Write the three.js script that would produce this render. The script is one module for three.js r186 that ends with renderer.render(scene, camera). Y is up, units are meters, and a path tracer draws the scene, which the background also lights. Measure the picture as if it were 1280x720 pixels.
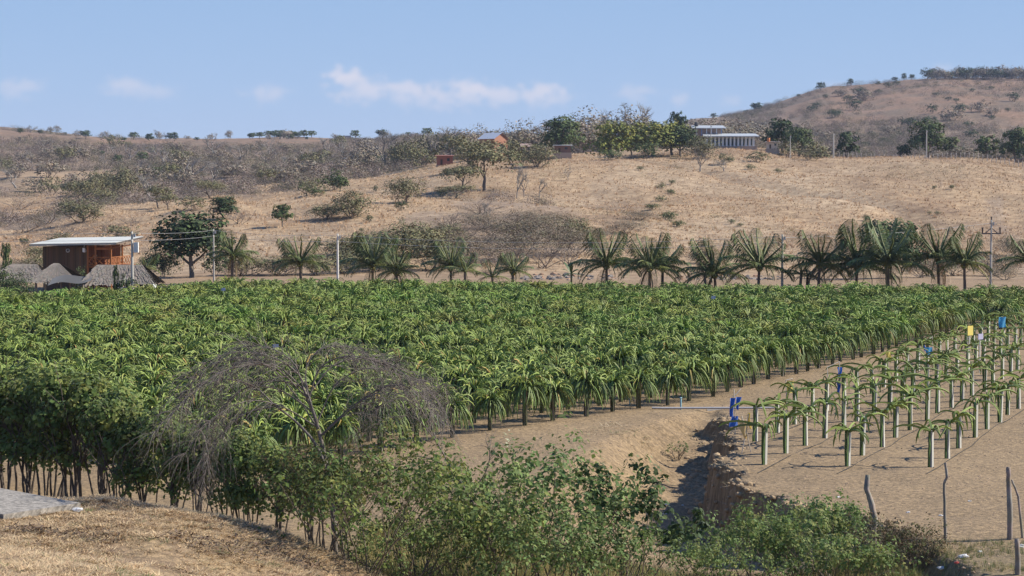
import * as THREE from 'three';

// ------------------------------------------------------------------ camera, sky, sun, exposure
const F = 2600, YH = 241, EYE = 9.5;                 // focal length in photo pixels (1280 wide), horizon row, eye height in metres
const PITCH = Math.atan((360 - YH) / F);
const scene = new THREE.Scene();
const camera = new THREE.PerspectiveCamera(2 * Math.atan(360 / F) * 180 / Math.PI, 1280 / 720, 0.5, 9000);
camera.position.set(0, EYE, 0);
camera.rotation.x = -PITCH;
const renderer = new THREE.WebGLRenderer({ antialias: true });
renderer.setSize(1024, 576);
renderer.toneMapping = THREE.LinearToneMapping;
renderer.toneMappingExposure = 1.5;
renderer.shadowMap.enabled = true;
renderer.shadowMap.type = THREE.PCFSoftShadowMap;

const SUN = new THREE.Vector3(0.77, 0.62, -0.09).normalize();
const sun = new THREE.DirectionalLight(new THREE.Color().setRGB(1.0, 0.93, 0.81), 4.9);
sun.position.copy(SUN).multiplyScalar(400).add(new THREE.Vector3(0, 0, -120));
sun.target.position.set(0, 0, -120);
sun.castShadow = true;
sun.shadow.mapSize.set(4096, 4096);
Object.assign(sun.shadow.camera, { left: -220, right: 220, top: 160, bottom: -160, near: 10, far: 1200 });
sun.shadow.radius = 1;
scene.add(sun, sun.target);
scene.fog = new THREE.FogExp2(new THREE.Color().setRGB(0.60, 0.70, 0.95), 0.00008);

// ------------------------------------------------------------------ random numbers and noise
function rng(seed) { let a = seed >>> 0; return () => { a = (a + 0x6d2b79f5) | 0; let t = Math.imul(a ^ (a >>> 15), 1 | a); t = (t + Math.imul(t ^ (t >>> 7), 61 | t)) ^ t; return ((t ^ (t >>> 14)) >>> 0) / 4294967296; }; }
const clamp = (x, a, b) => Math.min(b, Math.max(a, x)), lerp = (a, b, t) => a + (b - a) * t, sstep = (a, b, x) => { const t = clamp((x - a) / (b - a), 0, 1); return t * t * (3 - 2 * t); };
const NT = new Float32Array(65536); { const r = rng(77); for (let i = 0; i < 65536; i++) NT[i] = r(); }
function vnoise(x, y, per = 256) {
  const ix = Math.floor(x), iy = Math.floor(y); let fx = x - ix, fy = y - iy; fx = fx * fx * (3 - 2 * fx); fy = fy * fy * (3 - 2 * fy);
  const m = (v) => ((v % per) + per) % per, x0 = m(ix), x1 = m(ix + 1), y0 = m(iy) * 256, y1 = m(iy + 1) * 256;
  const a = NT[y0 + x0], b = NT[y0 + x1], c = NT[y1 + x0], d = NT[y1 + x1];
  return a + (b - a) * fx + (c - a) * fy + (a - b - c + d) * fx * fy;
}
function fbm(x, y, o = 4) { let s = 0, a = 0.5, n = 0; for (let i = 0; i < o; i++) { s += a * vnoise(x + i * 17.3, y + i * 9.1); n += a; a *= 0.5; x *= 2; y *= 2; } return s / n; }
function table(t, x) { if (x <= t[0][0]) return t[0][1]; for (let i = 1; i < t.length; i++) if (x <= t[i][0]) return lerp(t[i - 1][1], t[i][1], (x - t[i - 1][0]) / (t[i][0] - t[i - 1][0])); return t[t.length - 1][1]; }

// ------------------------------------------------------------------ the sky: clear air, paler and hazier towards the horizon, with a low bank of far cumulus
{
  const W = 4096, Hh = 2048, data = new Float32Array(W * Hh * 4);
  const puffs = [];                                  // [azimuth degrees right of the view, elevation degrees, half width, half height, strength]
  const seen = [[438, 98, 34, 14, 1.0], [462, 112, 50, 14, 0.8], [505, 112, 42, 15, 0.8], [545, 118, 44, 14, 0.8], [588, 112, 40, 15, 0.95], [632, 118, 40, 13, 0.8], [676, 117, 40, 13, 0.85], [700, 122, 26, 9, 0.5], [160, 110, 40, 10, 0.55], [195, 116, 36, 8, 0.4], [332, 117, 32, 10, 0.5], [22, 113, 36, 11, 0.45], [795, 115, 32, 9, 0.42], [848, 123, 14, 7, 0.45], [912, 127, 14, 7, 0.3], [1175, 88, 16, 7, 0.3], [1040, 108, 24, 6, 0.22]];
  for (const [x, y, w, h, s] of seen) puffs.push([Math.atan((x - 640) / F) * 57.2958, Math.atan((YH - y) / F) * 57.2958, w / 45.4, h / 45.4, s]);
  const r = rng(5);
  for (let a = 18; a < 342; a += 1.3 + r() * 3) puffs.push([a, 2.4 + r() * 1.1, 0.5 + r() * 0.7, 0.16 + r() * 0.2, 0.3 + r() * 0.6]);
  for (let row = 0; row < Hh; row++) {
    const el = ((row + 0.5) / Hh - 0.5) * 180, s = Math.sin(Math.max(0, el) / 57.2958);
    const t = 1 - Math.pow(1 - s, 3.2), lo = Math.exp(-Math.max(0, el) / 2.6);
    const base = [lerp(0.282, 0.050, t) + 0.072 * lo, lerp(0.425, 0.125, t) - 0.008 * lo, lerp(0.612, 0.33, t) - 0.064 * lo];
    const near = el > 0 && el < 5.5 ? puffs.filter((p) => Math.abs(el - p[1]) < p[3] * 2.4) : [];
    for (let col = 0; col < W; col++) {
      const k = (row * W + col) * 4; let c = 0;
      if (near.length) {
        let az = ((col + 0.5) / W - 0.5) * 360 + 90; if (az < -18) az += 360;
        for (const p of near) {
          const dx = (az - p[0]) / p[2]; if (Math.abs(dx) > 1.8) continue;
          const dy = (el - p[1]) / p[3], flat = dy < 0 ? dy * 0.62 : dy * 1.0;
          const n = fbm(az * 4.2 + 40, el * 7.5, 5) - 0.5, n2 = fbm(az * 13 + 9, el * 16, 3) - 0.5;
          const q = 1 - Math.hypot(dx, flat) + n * 1.5 + n2 * 0.5;
          c = Math.max(c, p[4] * sstep(0.0, 0.75, q) * (dy < 0 ? 1 - 0.35 * Math.min(1, -dy) : 1));
        }
      }
      c *= 0.78;
      data[k] = lerp(base[0], 0.54, c); data[k + 1] = lerp(base[1], 0.52, c); data[k + 2] = lerp(base[2], 0.575, c); data[k + 3] = 1;
    }
  }
  const t = new THREE.DataTexture(data, W, Hh, THREE.RGBAFormat, THREE.FloatType);
  t.mapping = THREE.EquirectangularReflectionMapping; t.magFilter = THREE.LinearFilter; t.minFilter = THREE.LinearFilter; t.needsUpdate = true;
  scene.background = t; scene.environment = t;
}

// ------------------------------------------------------------------ the lie of the land: y of the ground at x, d (d = metres ahead, z = -d)
const HD = [215, 250, 290, 340, 400, 460, 520, 600, 700, 850, 1000, 1200, 1400, 1700, 2200, 3000];
const HU = [-900, 0, 150, 300, 450, 600, 750, 900, 1050, 1200, 1300, 2200];
const HY = [
  [356, 341, 318, 298, 288, 284, 270, 250, 225, 205, 190, 168, 161, 185, 215, 235],
  [356, 341, 318, 298, 288, 284, 270, 250, 225, 205, 190, 168, 161, 185, 215, 235],
  [356, 341, 312, 288, 268, 262, 258, 245, 225, 205, 192, 180, 173, 190, 215, 235],
  [356, 341, 308, 278, 255, 243, 238, 233, 220, 205, 192, 178, 171, 190, 215, 235],
  [356, 341, 303, 268, 242, 228, 222, 222, 214, 202, 192, 180, 172, 190, 215, 235],
  [356, 341, 303, 268, 238, 218, 203, 200, 196, 190, 184, 178, 172, 185, 210, 235],
  [357, 343, 312, 280, 250, 222, 200, 190, 186, 182, 180, 176, 170, 180, 200, 230],
  [357, 345, 318, 287, 258, 230, 203, 184, 184, 182, 178, 170, 158, 146, 190, 230],
  [357, 346, 320, 290, 258, 228, 203, 199, 204, 200, 185, 160, 135, 106, 150, 220],
  [357, 347, 322, 292, 260, 228, 201, 198, 204, 200, 182, 150, 120, 97, 150, 220],
  [357, 347, 322, 292, 260, 232, 208, 205, 207, 200, 182, 150, 120, 98, 150, 220],
  [357, 347, 322, 292, 260, 232, 208, 205, 207, 200, 182, 150, 120, 104, 150, 220]];
function cell(t, x) { let i = 0; while (i < t.length - 2 && x > t[i + 1]) i++; return [i, clamp((x - t[i]) / (t[i + 1] - t[i]), 0, 1)]; }
const cub = (a, b, c, d, t) => b + 0.5 * t * (c - a + t * (2 * a - 5 * b + 4 * c - d + t * (3 * (b - c) + d - a)));
function hillY(x, d) {
  const u = 640 + F * x / d, [i, t] = cell(HU, u), [j, s] = cell(HD, d), R = (r, c) => HY[clamp(r, 0, HU.length - 1)][clamp(c, 0, HD.length - 1)], e = t * t * (3 - 2 * t);
  const rowAt = (r) => cub(R(r, j - 1), R(r, j), R(r, j + 1), R(r, j + 2), s);
  const y = lerp(rowAt(i), rowAt(i + 1), e);
  return EYE + (YH - y) / F * d;
}
const GXR = [[45, 12], [50, 11.6], [58, 10.9], [60.5, 10.0], [62, 8.8], [63.5, 7.5], [66, 7.2], [72, 7.1], [77, 8.0], [82, 7.9], [87, 8.8], [92, 9.4]];
const GXL = [[45, -4], [50, -3.5], [60, -1.5], [68, 0.6], [74, 2.0], [80, 3.4], [85, 5.2], [92, 8.6]];
const GDP = [[44, 0.5], [50, 0.9], [60, 1.6], [64, 2.0], [72, 2.1], [80, 1.7], [85, 0.9], [92, 0]];
function gully(x, d) {
  if (d < 40 || d > 92) return 0;
  const wob = (fbm(d * 0.42, 3.3, 3) - 0.5) * 1.7 + (vnoise(d * 1.7, 8.8) - 0.5) * 0.8 + (vnoise(d * 4.3, 2.8) - 0.5) * 0.3, xr = table(GXR, d) + wob * sstep(60, 64, d), xl = table(GXL, d), dep = table(GDP, d);
  if (x < xl || x > xr + 0.5) return 0;
  const t = (x - xl) / (xr - xl), floor = -dep * (1 - 0.45 * sstep(7.6, 9.5, x) * (1 - sstep(62, 66, d))) * sstep(0, 0.62, t), bank = sstep(xr - 0.22, xr + 0.2, x), rough = (fbm(x * 2.3, d * 2.3, 3) - 0.5) * 0.9 * sstep(xr - 1.3, xr - 0.3, x) * (1 - bank * 0.7);
  return lerp(floor, 0, bank) + rough * Math.min(1, dep);
}
const MTOP = [[-14, 2.8], [-9.5, 2.66], [-6.7, 2.3], [-5.6, 2.02], [-4.5, 1.62], [-3.7, 1.2], [-2.4, 0.5], [-1, 0.12], [0.5, 0]];
function mound(x, d) {
  const n = fbm(x * 0.5, d * 0.4 + 2, 3) - 0.5, top = table(MTOP, x + (46 - d) * 0.05) + 0.13 * Math.max(0, 40 - d) + n * 0.3 * sstep(-2, -4, x) * sstep(-10, -7.5, x), back = 1 - sstep(46, 51.5, d + n * 2);
  return Math.max(top * back, Math.max(0, 7.9 - 0.19 * Math.max(d, 0)));
}
function groundY(x, z) {
  const d = -z; let y = 0;
  if (d < 60) y += mound(x, d);
  y += gully(x, d);
  const soft = sstep(20, 60, d);
  y += ((fbm(x * 0.16 + 5, d * 0.16, 3) - 0.5) * 0.28 + (fbm(x * 0.9, d * 0.9 + 3, 3) - 0.5) * 0.10) * soft * (1 - sstep(180, 225, d));
  if (d > 215) {
    const k = sstep(215, 262, d), a = sstep(262, 420, d);
    y = lerp(y, hillY(x, d), k) + ((fbm(x * 0.022 + 3, d * 0.016, 3) - 0.5) * 4.0 - sstep(0.09, 0.0, Math.abs(fbm(x * 0.016 + d * 0.006, d * 0.007 + 20, 3) - 0.5)) * 1.1 + (fbm(x * 0.075, d * 0.06 + 40, 3) - 0.5) * 1.5) * a * (1 - 0.5 * sstep(700, 1200, d)) + (fbm(x * 0.011 + 8, d * 0.006, 3) - 0.5) * 9 * sstep(800, 1250, d) + (fbm(x * 0.3, d * 0.3, 2) - 0.5) * 0.35 * k;
  }
  return y;
}
// a photo pixel gives a direction; the distance comes from the ground it meets
function ray(px, py) { return new THREE.Vector3((px - 640) / F, (360 - py) / F, -1).applyAxisAngle(new THREE.Vector3(1, 0, 0), -PITCH); }
function hit(px, py, from = 45) {
  const r = ray(px, py); r.multiplyScalar(1 / -r.z);
  let d = from, st = 0.5;
  for (; d < 3000; d += st) { st = 0.3 + d * 0.003; if (EYE + r.y * d < groundY(r.x * d, -d)) break; }
  let lo = d - st, hi = d; for (let k = 0; k < 14; k++) { const m = (lo + hi) / 2; if (EYE + r.y * m < groundY(r.x * m, -m)) hi = m; else lo = m; }
  return { x: r.x * hi, d: hi, y: groundY(r.x * hi, -hi), ppm: F / hi, missed: d >= 3000 };
}
const xAt = (px, d) => (px - 640) / F * d, yAt = (py, d) => EYE + (YH - py) / F * d;

// ------------------------------------------------------------------ mesh building
class G {
  constructor() { this.p = []; this.c = []; this.i = []; this.n = 0; }
  v(x, y, z, c) { this.p.push(x, y, z); this.c.push(c[0], c[1], c[2]); return this.n++; }
  tri(a, b, c) { this.i.push(a, b, c); }
  tube(path, rad, sides, col, cap = true) {            // path: [[x,y,z],...], rad: number[] or number
    const n = path.length, R = (k) => Array.isArray(rad) ? rad[k] : rad, C = (k) => Array.isArray(col[0]) ? col[k] : col;
    let ux = 1, uy = 0, uz = 0; const first = this.n;
    for (let k = 0; k < n; k++) {
      const a = path[Math.max(0, k - 1)], b = path[Math.min(n - 1, k + 1)]; let dx = b[0] - a[0], dy = b[1] - a[1], dz = b[2] - a[2]; const l = Math.hypot(dx, dy, dz) || 1; dx /= l; dy /= l; dz /= l;
      if (k === 0 && Math.abs(dx) > 0.9) { ux = 0; uz = 1; }
      const dot = ux * dx + uy * dy + uz * dz; ux -= dot * dx; uy -= dot * dy; uz -= dot * dz; const m = Math.hypot(ux, uy, uz) || 1; ux /= m; uy /= m; uz /= m;
      const wx = dy * uz - dz * uy, wy = dz * ux - dx * uz, wz = dx * uy - dy * ux, r = R(k), c = C(k);
      for (let s = 0; s < sides; s++) { const t = s / sides * 6.2832, cs = Math.cos(t) * r, sn = Math.sin(t) * r; this.v(path[k][0] + ux * cs + wx * sn, path[k][1] + uy * cs + wy * sn, path[k][2] + uz * cs + wz * sn, c); }
    }
    for (let k = 0; k < n - 1; k++) for (let s = 0; s < sides; s++) { const a = first + k * sides + s, b = first + k * sides + (s + 1) % sides; this.tri(a, b, a + sides); this.tri(b, b + sides, a + sides); }
    if (cap && sides > 2) { const e = first + (n - 1) * sides; for (let s = 1; s < sides - 1; s++) { this.tri(e, e + s, e + s + 1); this.tri(first, first + s + 1, first + s); } }
  }
  prism(path, rad, col, twist = 0) {                    // three flat-sided wings: every face has its own corners
    const t = new G(); t.tube(path, rad, 3, col, false);
    for (let k = 0; k < t.i.length; k += 3) { const q = []; for (let m = 0; m < 3; m++) { const w = t.i[k + m] * 3; q.push(this.v(t.p[w], t.p[w + 1], t.p[w + 2], [t.c[w], t.c[w + 1], t.c[w + 2]])); } this.tri(q[0], q[1], q[2]); }
  }
  leaf(x, y, z, ax, nrm, len, wid, c, fold = 0.25) {      // a folded diamond: ax = direction to the tip, nrm = face normal
    const sx = ax[1] * nrm[2] - ax[2] * nrm[1], sy = ax[2] * nrm[0] - ax[0] * nrm[2], sz = ax[0] * nrm[1] - ax[1] * nrm[0], m = wid / 2 / (Math.hypot(sx, sy, sz) || 1), f = fold * wid;
    const mx = x + ax[0] * len * 0.45 + nrm[0] * f, my = y + ax[1] * len * 0.45 + nrm[1] * f, mz = z + ax[2] * len * 0.45 + nrm[2] * f;
    const b = this.v(x, y, z, c), l = this.v(mx + sx * m, my + sy * m, mz + sz * m, c), t = this.v(x + ax[0] * len, y + ax[1] * len, z + ax[2] * len, c), r = this.v(mx - sx * m, my - sy * m, mz - sz * m, c);
    this.tri(b, l, t); this.tri(b, t, r);
  }
  box(cx, cy, cz, w, h, d, c, ry = 0) {
    const s = Math.sin(ry), k = Math.cos(ry), F6 = [[1, 0, 0], [-1, 0, 0], [0, 1, 0], [0, -1, 0], [0, 0, 1], [0, 0, -1]];
    for (const f of F6) {
      const u = f[1] ? [1, 0, 0] : [0, 1, 0], w2 = [f[1] * u[2] - f[2] * u[1], f[2] * u[0] - f[0] * u[2], f[0] * u[1] - f[1] * u[0]], q = [];
      for (const [a, b] of [[-1, -1], [1, -1], [1, 1], [-1, 1]]) { const X = (f[0] + u[0] * a + w2[0] * b) * w / 2, Y = (f[1] + u[1] * a + w2[1] * b) * h / 2, Z = (f[2] + u[2] * a + w2[2] * b) * d / 2; q.push(this.v(cx + X * k + Z * s, cy + Y, cz - X * s + Z * k, c)); }
      this.tri(q[0], q[1], q[2]); this.tri(q[0], q[2], q[3]);
    }
  }
  bar(a, b, w, h, c) {                                  // a straight timber from a to b
    const m = new THREE.Matrix4(), d = new THREE.Vector3(b[0] - a[0], b[1] - a[1], b[2] - a[2]), l = d.length(), q = new THREE.Quaternion().setFromUnitVectors(new THREE.Vector3(0, 1, 0), d.normalize());
    m.compose(new THREE.Vector3((a[0] + b[0]) / 2, (a[1] + b[1]) / 2, (a[2] + b[2]) / 2), q, new THREE.Vector3(1, 1, 1));
    const t = new G(); t.box(0, 0, 0, w, l, h, c); const v = new THREE.Vector3(), o = this.n;
    for (let k = 0; k < t.n; k++) { v.fromArray(t.p, k * 3).applyMatrix4(m); this.v(v.x, v.y, v.z, c); }
    for (const e of t.i) this.i.push(e + o);
  }
  quad(a, b, c, d, col) { const q = [a, b, c, d].map((p) => this.v(p[0], p[1], p[2], col)); this.tri(q[0], q[1], q[2]); this.tri(q[0], q[2], q[3]); }
  geo() {
    const g = new THREE.BufferGeometry();
    g.setAttribute('position', new THREE.Float32BufferAttribute(this.p, 3)); g.setAttribute('color', new THREE.Float32BufferAttribute(this.c, 3)); g.setIndex(this.i); g.computeVertexNormals();
    return g;
  }
}
const std = (o) => new THREE.MeshStandardMaterial({ vertexColors: true, side: THREE.DoubleSide, roughness: 0.85, ...o });
const M = {
  leaf: new THREE.MeshPhysicalMaterial({ vertexColors: true, side: THREE.DoubleSide, roughness: 0.9, transmission: 0.4, thickness: 0, specularIntensity: 0.4 }),
  far_leaf: std({ roughness: 0.9 }), wood: std({ roughness: 0.95 }), cactus: std({ roughness: 0.68 }), palm: std({ roughness: 0.55 }), concrete: std({ roughness: 0.95 }), metal: std({ roughness: 0.5, metalness: 0.4 }), paint: std({ roughness: 0.7 }), cloth: new THREE.MeshPhysicalMaterial({ vertexColors: true, side: THREE.DoubleSide, roughness: 1, transmission: 0.45, thickness: 0 }), dry: std({ roughness: 1 }), straw: std({ roughness: 1 }), car: std({ roughness: 0.3 }), glass: std({ roughness: 0.12 }), rubber: std({ roughness: 0.9 }),
};
const names = new Map();
function numbered(n) { const k = names.get(n) || 0; names.set(n, k + 1); return k ? n + '_' + String(k).padStart(3, '0') : n; }
function tag(o, label, category, group, kind) { o.userData = { label, category }; if (group) o.userData.group = group; if (kind) o.userData.kind = kind; return o; }
function thing(name, label, category, pos = [0, 0, 0], turn = 0, group) { const o = new THREE.Group(); o.name = numbered(name); o.position.set(...pos); o.rotation.y = turn; tag(o, label, category, group); scene.add(o); return o; }
function part(parent, name, g, mat) { const m = new THREE.Mesh(g instanceof G ? g.geo() : g, mat); m.name = name; m.castShadow = m.receiveShadow = true; parent.add(m); return m; }
function single(name, g, mat, label, category, group, kind) { const m = new THREE.Mesh(g instanceof G ? g.geo() : g, mat); m.name = numbered(name); m.castShadow = m.receiveShadow = true; tag(m, label, category, group, kind); scene.add(m); return m; }
const vary = (c, r, a) => { const k = 1 + (r() - 0.5) * a; return [c[0] * k * (1 + (r() - 0.5) * a * 0.4), c[1] * k, c[2] * k * (1 + (r() - 0.5) * a * 0.4)]; };
const mixc = (a, b, t) => [lerp(a[0], b[0], t), lerp(a[1], b[1], t), lerp(a[2], b[2], t)];

// ------------------------------------------------------------------ ground materials: grain in the texture, earth and grass colours in the corners of the mesh
function grain(size, fn) { const d = new Uint8Array(size * size * 4); for (let y = 0; y < size; y++) for (let x = 0; x < size; x++) { const c = fn(x / size, y / size), k = (y * size + x) * 4; for (let m = 0; m < 3; m++) d[k + m] = clamp(c[m] * 255, 0, 255); d[k + 3] = 255; } const t = new THREE.DataTexture(d, size, size); t.wrapS = t.wrapT = THREE.RepeatWrapping; t.magFilter = THREE.LinearFilter; t.minFilter = THREE.LinearMipmapLinearFilter; t.generateMipmaps = true; t.colorSpace = THREE.SRGBColorSpace; t.needsUpdate = true; return t; }
function tfbm(u, v, base, o) { let s = 0, a = 0.5, n = 0, f = base; for (let i = 0; i < o; i++) { s += a * vnoise(u * f + i * 3, v * f + i * 5, f); n += a; a *= 0.6; f *= 2; } return s / n; }
const soilTex = grain(1024, (u, v) => { const n = tfbm(u, v, 32, 4), m = vnoise(u * 128, v * 128, 128), k = 0.82 + (n - 0.5) * 0.55 + (m - 0.5) * 0.16 - (m > 0.84 ? 0.16 : 0); return [k, k * 0.995, k * 0.985]; });
const hillTex = grain(1024, (u, v) => { const n = tfbm(u, v, 16, 5), m = vnoise(u * 128, v * 256, 128), k = 0.80 + (n - 0.5) * 0.42 + (m - 0.5) * 0.22; return [k, k * (0.99 + (n - 0.5) * 0.06), k * (0.98 + (n - 0.5) * 0.1)]; });
const soilMat = std({ map: soilTex, bumpMap: soilTex, bumpScale: 0.03, roughness: 1 }), hillMat = std({ map: hillTex, roughness: 1 });

const C_SOIL = [0.40, 0.285, 0.163], C_SOIL2 = [0.325, 0.228, 0.128], C_TAN = [0.55, 0.385, 0.225], C_SCRUB = [0.36, 0.265, 0.185], C_RED = [0.345, 0.205, 0.125], C_MOUND = [0.46, 0.33, 0.185];
function nearColor(x, d) {
  const n = fbm(x * 0.12 + 9, d * 0.12, 4), m = fbm(x * 0.6, d * 0.6, 3); let c = mixc(C_SOIL2, C_SOIL, clamp(n * 1.4 - 0.1 + (m - 0.5) * 0.6, 0, 1));
  if (d > 165) c = mixc(c, mixc([0.44, 0.30, 0.18], C_SOIL2, clamp(m * 1.6 - 0.5, 0, 1)), sstep(178, 196, d));
  const mo = d < 60 ? mound(x, d) : 0; if (mo > 0.5) c = mixc(c, mixc(C_MOUND, [0.27, 0.18, 0.11], clamp((fbm(x * 0.7, d * 0.5 + 7, 3) - 0.45) * 3, 0, 1)), sstep(0.5, 1.4, mo));
  if (d < 32.4 - (x + 7.9) && d > 20 && x < -4) c = mixc([0.50, 0.33, 0.235], [0.42, 0.27, 0.18], m);
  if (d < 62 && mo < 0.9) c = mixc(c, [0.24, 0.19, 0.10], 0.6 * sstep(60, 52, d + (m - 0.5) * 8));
  return c;
}
// share of dry scrub cover at a place on the hills
function scrubAt(x, d) {
  const u = 640 + F * x / d; let s = 0;
  const crest = table([[0, 400], [150, 420], [300, 455], [450, 500], [560, 540]], u);
  if (u < 640) s = sstep(crest - 8, crest + 40, d) * (1 - sstep(560, 700, u) * 0.3);
  s = Math.max(s, sstep(620, 720, d) * sstep(560, 640, u) * (1 - sstep(930, 1010, u)));
  const blob = (cx, cd, ru, rd) => 1 - sstep(0.7, 1.15, Math.hypot((u - cx) / ru, (d - cd) / rd) + (fbm(x * 0.05, d * 0.04, 3) - 0.5) * 0.8);
  s = Math.max(s, blob(640, 345, 95, 70), blob(545, 320, 40, 28) , blob(700, 300, 60, 24) * 0.8, blob(30, 430, 90, 50));
  if (u > 930) s = Math.max(s, sstep(640, 760, d) * (1 - sstep(1000, 1250, d + (fbm(x * 0.012, d * 0.012, 3) - 0.5) * 500)));
  const clearing = Math.max(blob(100, 680, 105, 120), blob(30, 560, 60, 50), blob(330, 560, 40, 40), u < 420 ? 1 - sstep(0.7, 1.1, Math.abs(d - 1220) / 130 + (fbm(x * 0.02, d * 0.01, 2) - 0.5) * 1.6) : 0, blob(760, 330, 60, 25), sstep(0.56, 0.66, fbm(x * 0.02 + 50, d * 0.012, 3)) * 0.25);
  return clamp(s - clearing * 0.9, 0, 1);
}
function hillColor(x, d) {
  const n = fbm(x * 0.05, d * 0.035 + 11, 4), m = fbm(x * 0.22, d * 0.15, 3), u = 640 + F * x / d;
  let c = mixc(C_TAN, [0.36, 0.235, 0.135], clamp((n - 0.42) * 2.6 + (m - 0.5) * 1.1, 0, 1)); const rut = Math.abs(fbm(x * 0.016 + d * 0.006, d * 0.007 + 20, 3) - 0.5); c = mixc(c, [0.30, 0.215, 0.14], sstep(0.05, 0, rut) * (0.25 + m * 0.6)); c = mixc(c, [0.60, 0.45, 0.29], sstep(0.58, 0.75, fbm(x * 0.03 + 90, d * 0.02, 3)) * 0.6);
  if (d > 900) c = mixc(c, mixc(C_RED, [0.225, 0.16, 0.105], clamp((n - 0.4) * 3, 0, 1)), sstep(900, 1150, d) * 0.9);
  c = mixc(c, C_SCRUB, scrubAt(x, d) * 0.85);
  const path = Math.abs(u - 1265 + (d - 300) * 0.22 + (fbm(d * 0.05, 4, 2) - 0.5) * 30); if (d < 420 && path < 9) c = mixc(c, [0.46, 0.34, 0.24], 0.6);
  return d < 262 ? mixc(nearColor(x, 210), c, sstep(232, 262, d + (m - 0.5) * 16)) : c;
}
function sheet(name, xs, ds, fx, mat, colorOf, tile) {
  const nx = xs.length, nd = ds.length, p = new Float32Array(nx * nd * 3), c = new Float32Array(nx * nd * 3), uv = new Float32Array(nx * nd * 2), idx = new Uint32Array((nx - 1) * (nd - 1) * 6);
  for (let j = 0; j < nd; j++) for (let i = 0; i < nx; i++) { const d = ds[j], x = fx(xs[i], d), k = j * nx + i, col = colorOf(x, d); p.set([x, groundY(x, -d), -d], k * 3); c.set(col, k * 3); uv.set([x / tile, d / tile], k * 2); }
  let q = 0; for (let j = 0; j < nd - 1; j++) for (let i = 0; i < nx - 1; i++) { const a = j * nx + i; idx[q++] = a; idx[q++] = a + 1; idx[q++] = a + nx; idx[q++] = a + 1; idx[q++] = a + nx + 1; idx[q++] = a + nx; }
  const g = new THREE.BufferGeometry(); g.setAttribute('position', new THREE.BufferAttribute(p, 3)); g.setAttribute('color', new THREE.BufferAttribute(c, 3)); g.setAttribute('uv', new THREE.BufferAttribute(uv, 2)); g.setIndex(new THREE.BufferAttribute(idx, 1)); g.computeVertexNormals();
  const m = new THREE.Mesh(g, mat); m.name = name; m.castShadow = m.receiveShadow = true; m.userData = { kind: 'structure' }; scene.add(m); return m;
}
{
  const steps = (a) => { const o = []; for (const [from, to, st] of a) for (let v = from; v < to - 1e-6; v += st) o.push(v); o.push(a[a.length - 1][1]); return o; };
  sheet('ground', steps([[-260, -70, 10], [-70, -12, 0.8], [-12, 14, 0.25], [14, 70, 0.8], [70, 260, 10]]), steps([[-60, 16, 4], [16, 45, 0.5], [45, 92, 0.25], [92, 230, 0.8]]), (x) => x, soilMat, nearColor, 3.4);
  const ds = []; for (let d = 230; d < 3000; d *= 1.0088) ds.push(d); ds.push(3000);
  sheet('hills', steps([[-4200, -700, 140], [-700, -60, 16], [-60, 1340, 7], [1340, 2000, 16], [2000, 5500, 140]]), ds, (u, d) => (u - 640) / F * d, hillMat, hillColor, 26);
}

// ------------------------------------------------------------------ dragon fruit plants
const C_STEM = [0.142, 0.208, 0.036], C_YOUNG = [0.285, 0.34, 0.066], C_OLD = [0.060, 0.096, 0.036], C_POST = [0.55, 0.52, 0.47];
function stemPath(r, top, reach, drop, lift, az, n = 6, pw = 2.1) {
  const p = [], side = (r() - 0.5) * 0.5; let a = az;
  for (let k = 0; k <= n; k++) { const t = k / n, rr = 0.06 + reach * (1 - Math.pow(1 - t, 1.5)), y = top + lift * Math.sin(Math.min(1, t * 1.7) * Math.PI * 0.5) - drop * Math.pow(t, pw); a = az + side * t * t; p.push([Math.cos(a) * rr, y, Math.sin(a) * rr]); }
  return p;
}
function matureCrown(seed, N = 140, SEG = 5) {
  const r = rng(seed), g = new G();
  for (let k = 0; k < N; k++) {
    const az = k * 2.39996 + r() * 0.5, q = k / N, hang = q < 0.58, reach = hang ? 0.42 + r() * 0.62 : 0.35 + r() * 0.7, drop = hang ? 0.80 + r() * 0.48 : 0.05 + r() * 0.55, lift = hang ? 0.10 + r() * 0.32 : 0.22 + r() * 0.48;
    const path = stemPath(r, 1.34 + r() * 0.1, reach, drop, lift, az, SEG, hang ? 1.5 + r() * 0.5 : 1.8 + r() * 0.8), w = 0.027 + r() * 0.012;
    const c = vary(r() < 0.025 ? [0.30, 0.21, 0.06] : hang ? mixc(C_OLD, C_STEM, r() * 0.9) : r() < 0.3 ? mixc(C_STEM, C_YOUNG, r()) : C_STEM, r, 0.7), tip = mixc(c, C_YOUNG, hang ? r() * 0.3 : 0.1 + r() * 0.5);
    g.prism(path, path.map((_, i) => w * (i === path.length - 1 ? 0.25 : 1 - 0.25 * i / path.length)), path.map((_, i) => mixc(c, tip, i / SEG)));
  }
  return g;
}
function maturePost(g, r) {
  g.box(0, 0.66, 0, 0.11, 1.4, 0.11, [0.30, 0.27, 0.23]);
  for (let k = 0; k < 6; k++) { const a = k * 1.05 + r(), path = []; for (let m = 0; m <= 4; m++) path.push([Math.cos(a + m * 0.12) * (0.085 + 0.015 * m * (r() - 0.3)), -0.04 + m * 0.35, Math.sin(a + m * 0.12) * 0.085]); g.prism(path, 0.032, vary([0.10, 0.105, 0.055], r, 0.4)); }
  return g;
}
const crownGeos = [11, 12, 13, 14, 15, 16].map((s) => matureCrown(s).geo()), farCrowns = [21, 22, 23, 24, 25, 26].map((s) => matureCrown(s, 112, 4).geo()), oldPosts = [1, 2].map((s) => maturePost(new G(), rng(s)).geo());
const spots = [];
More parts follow.
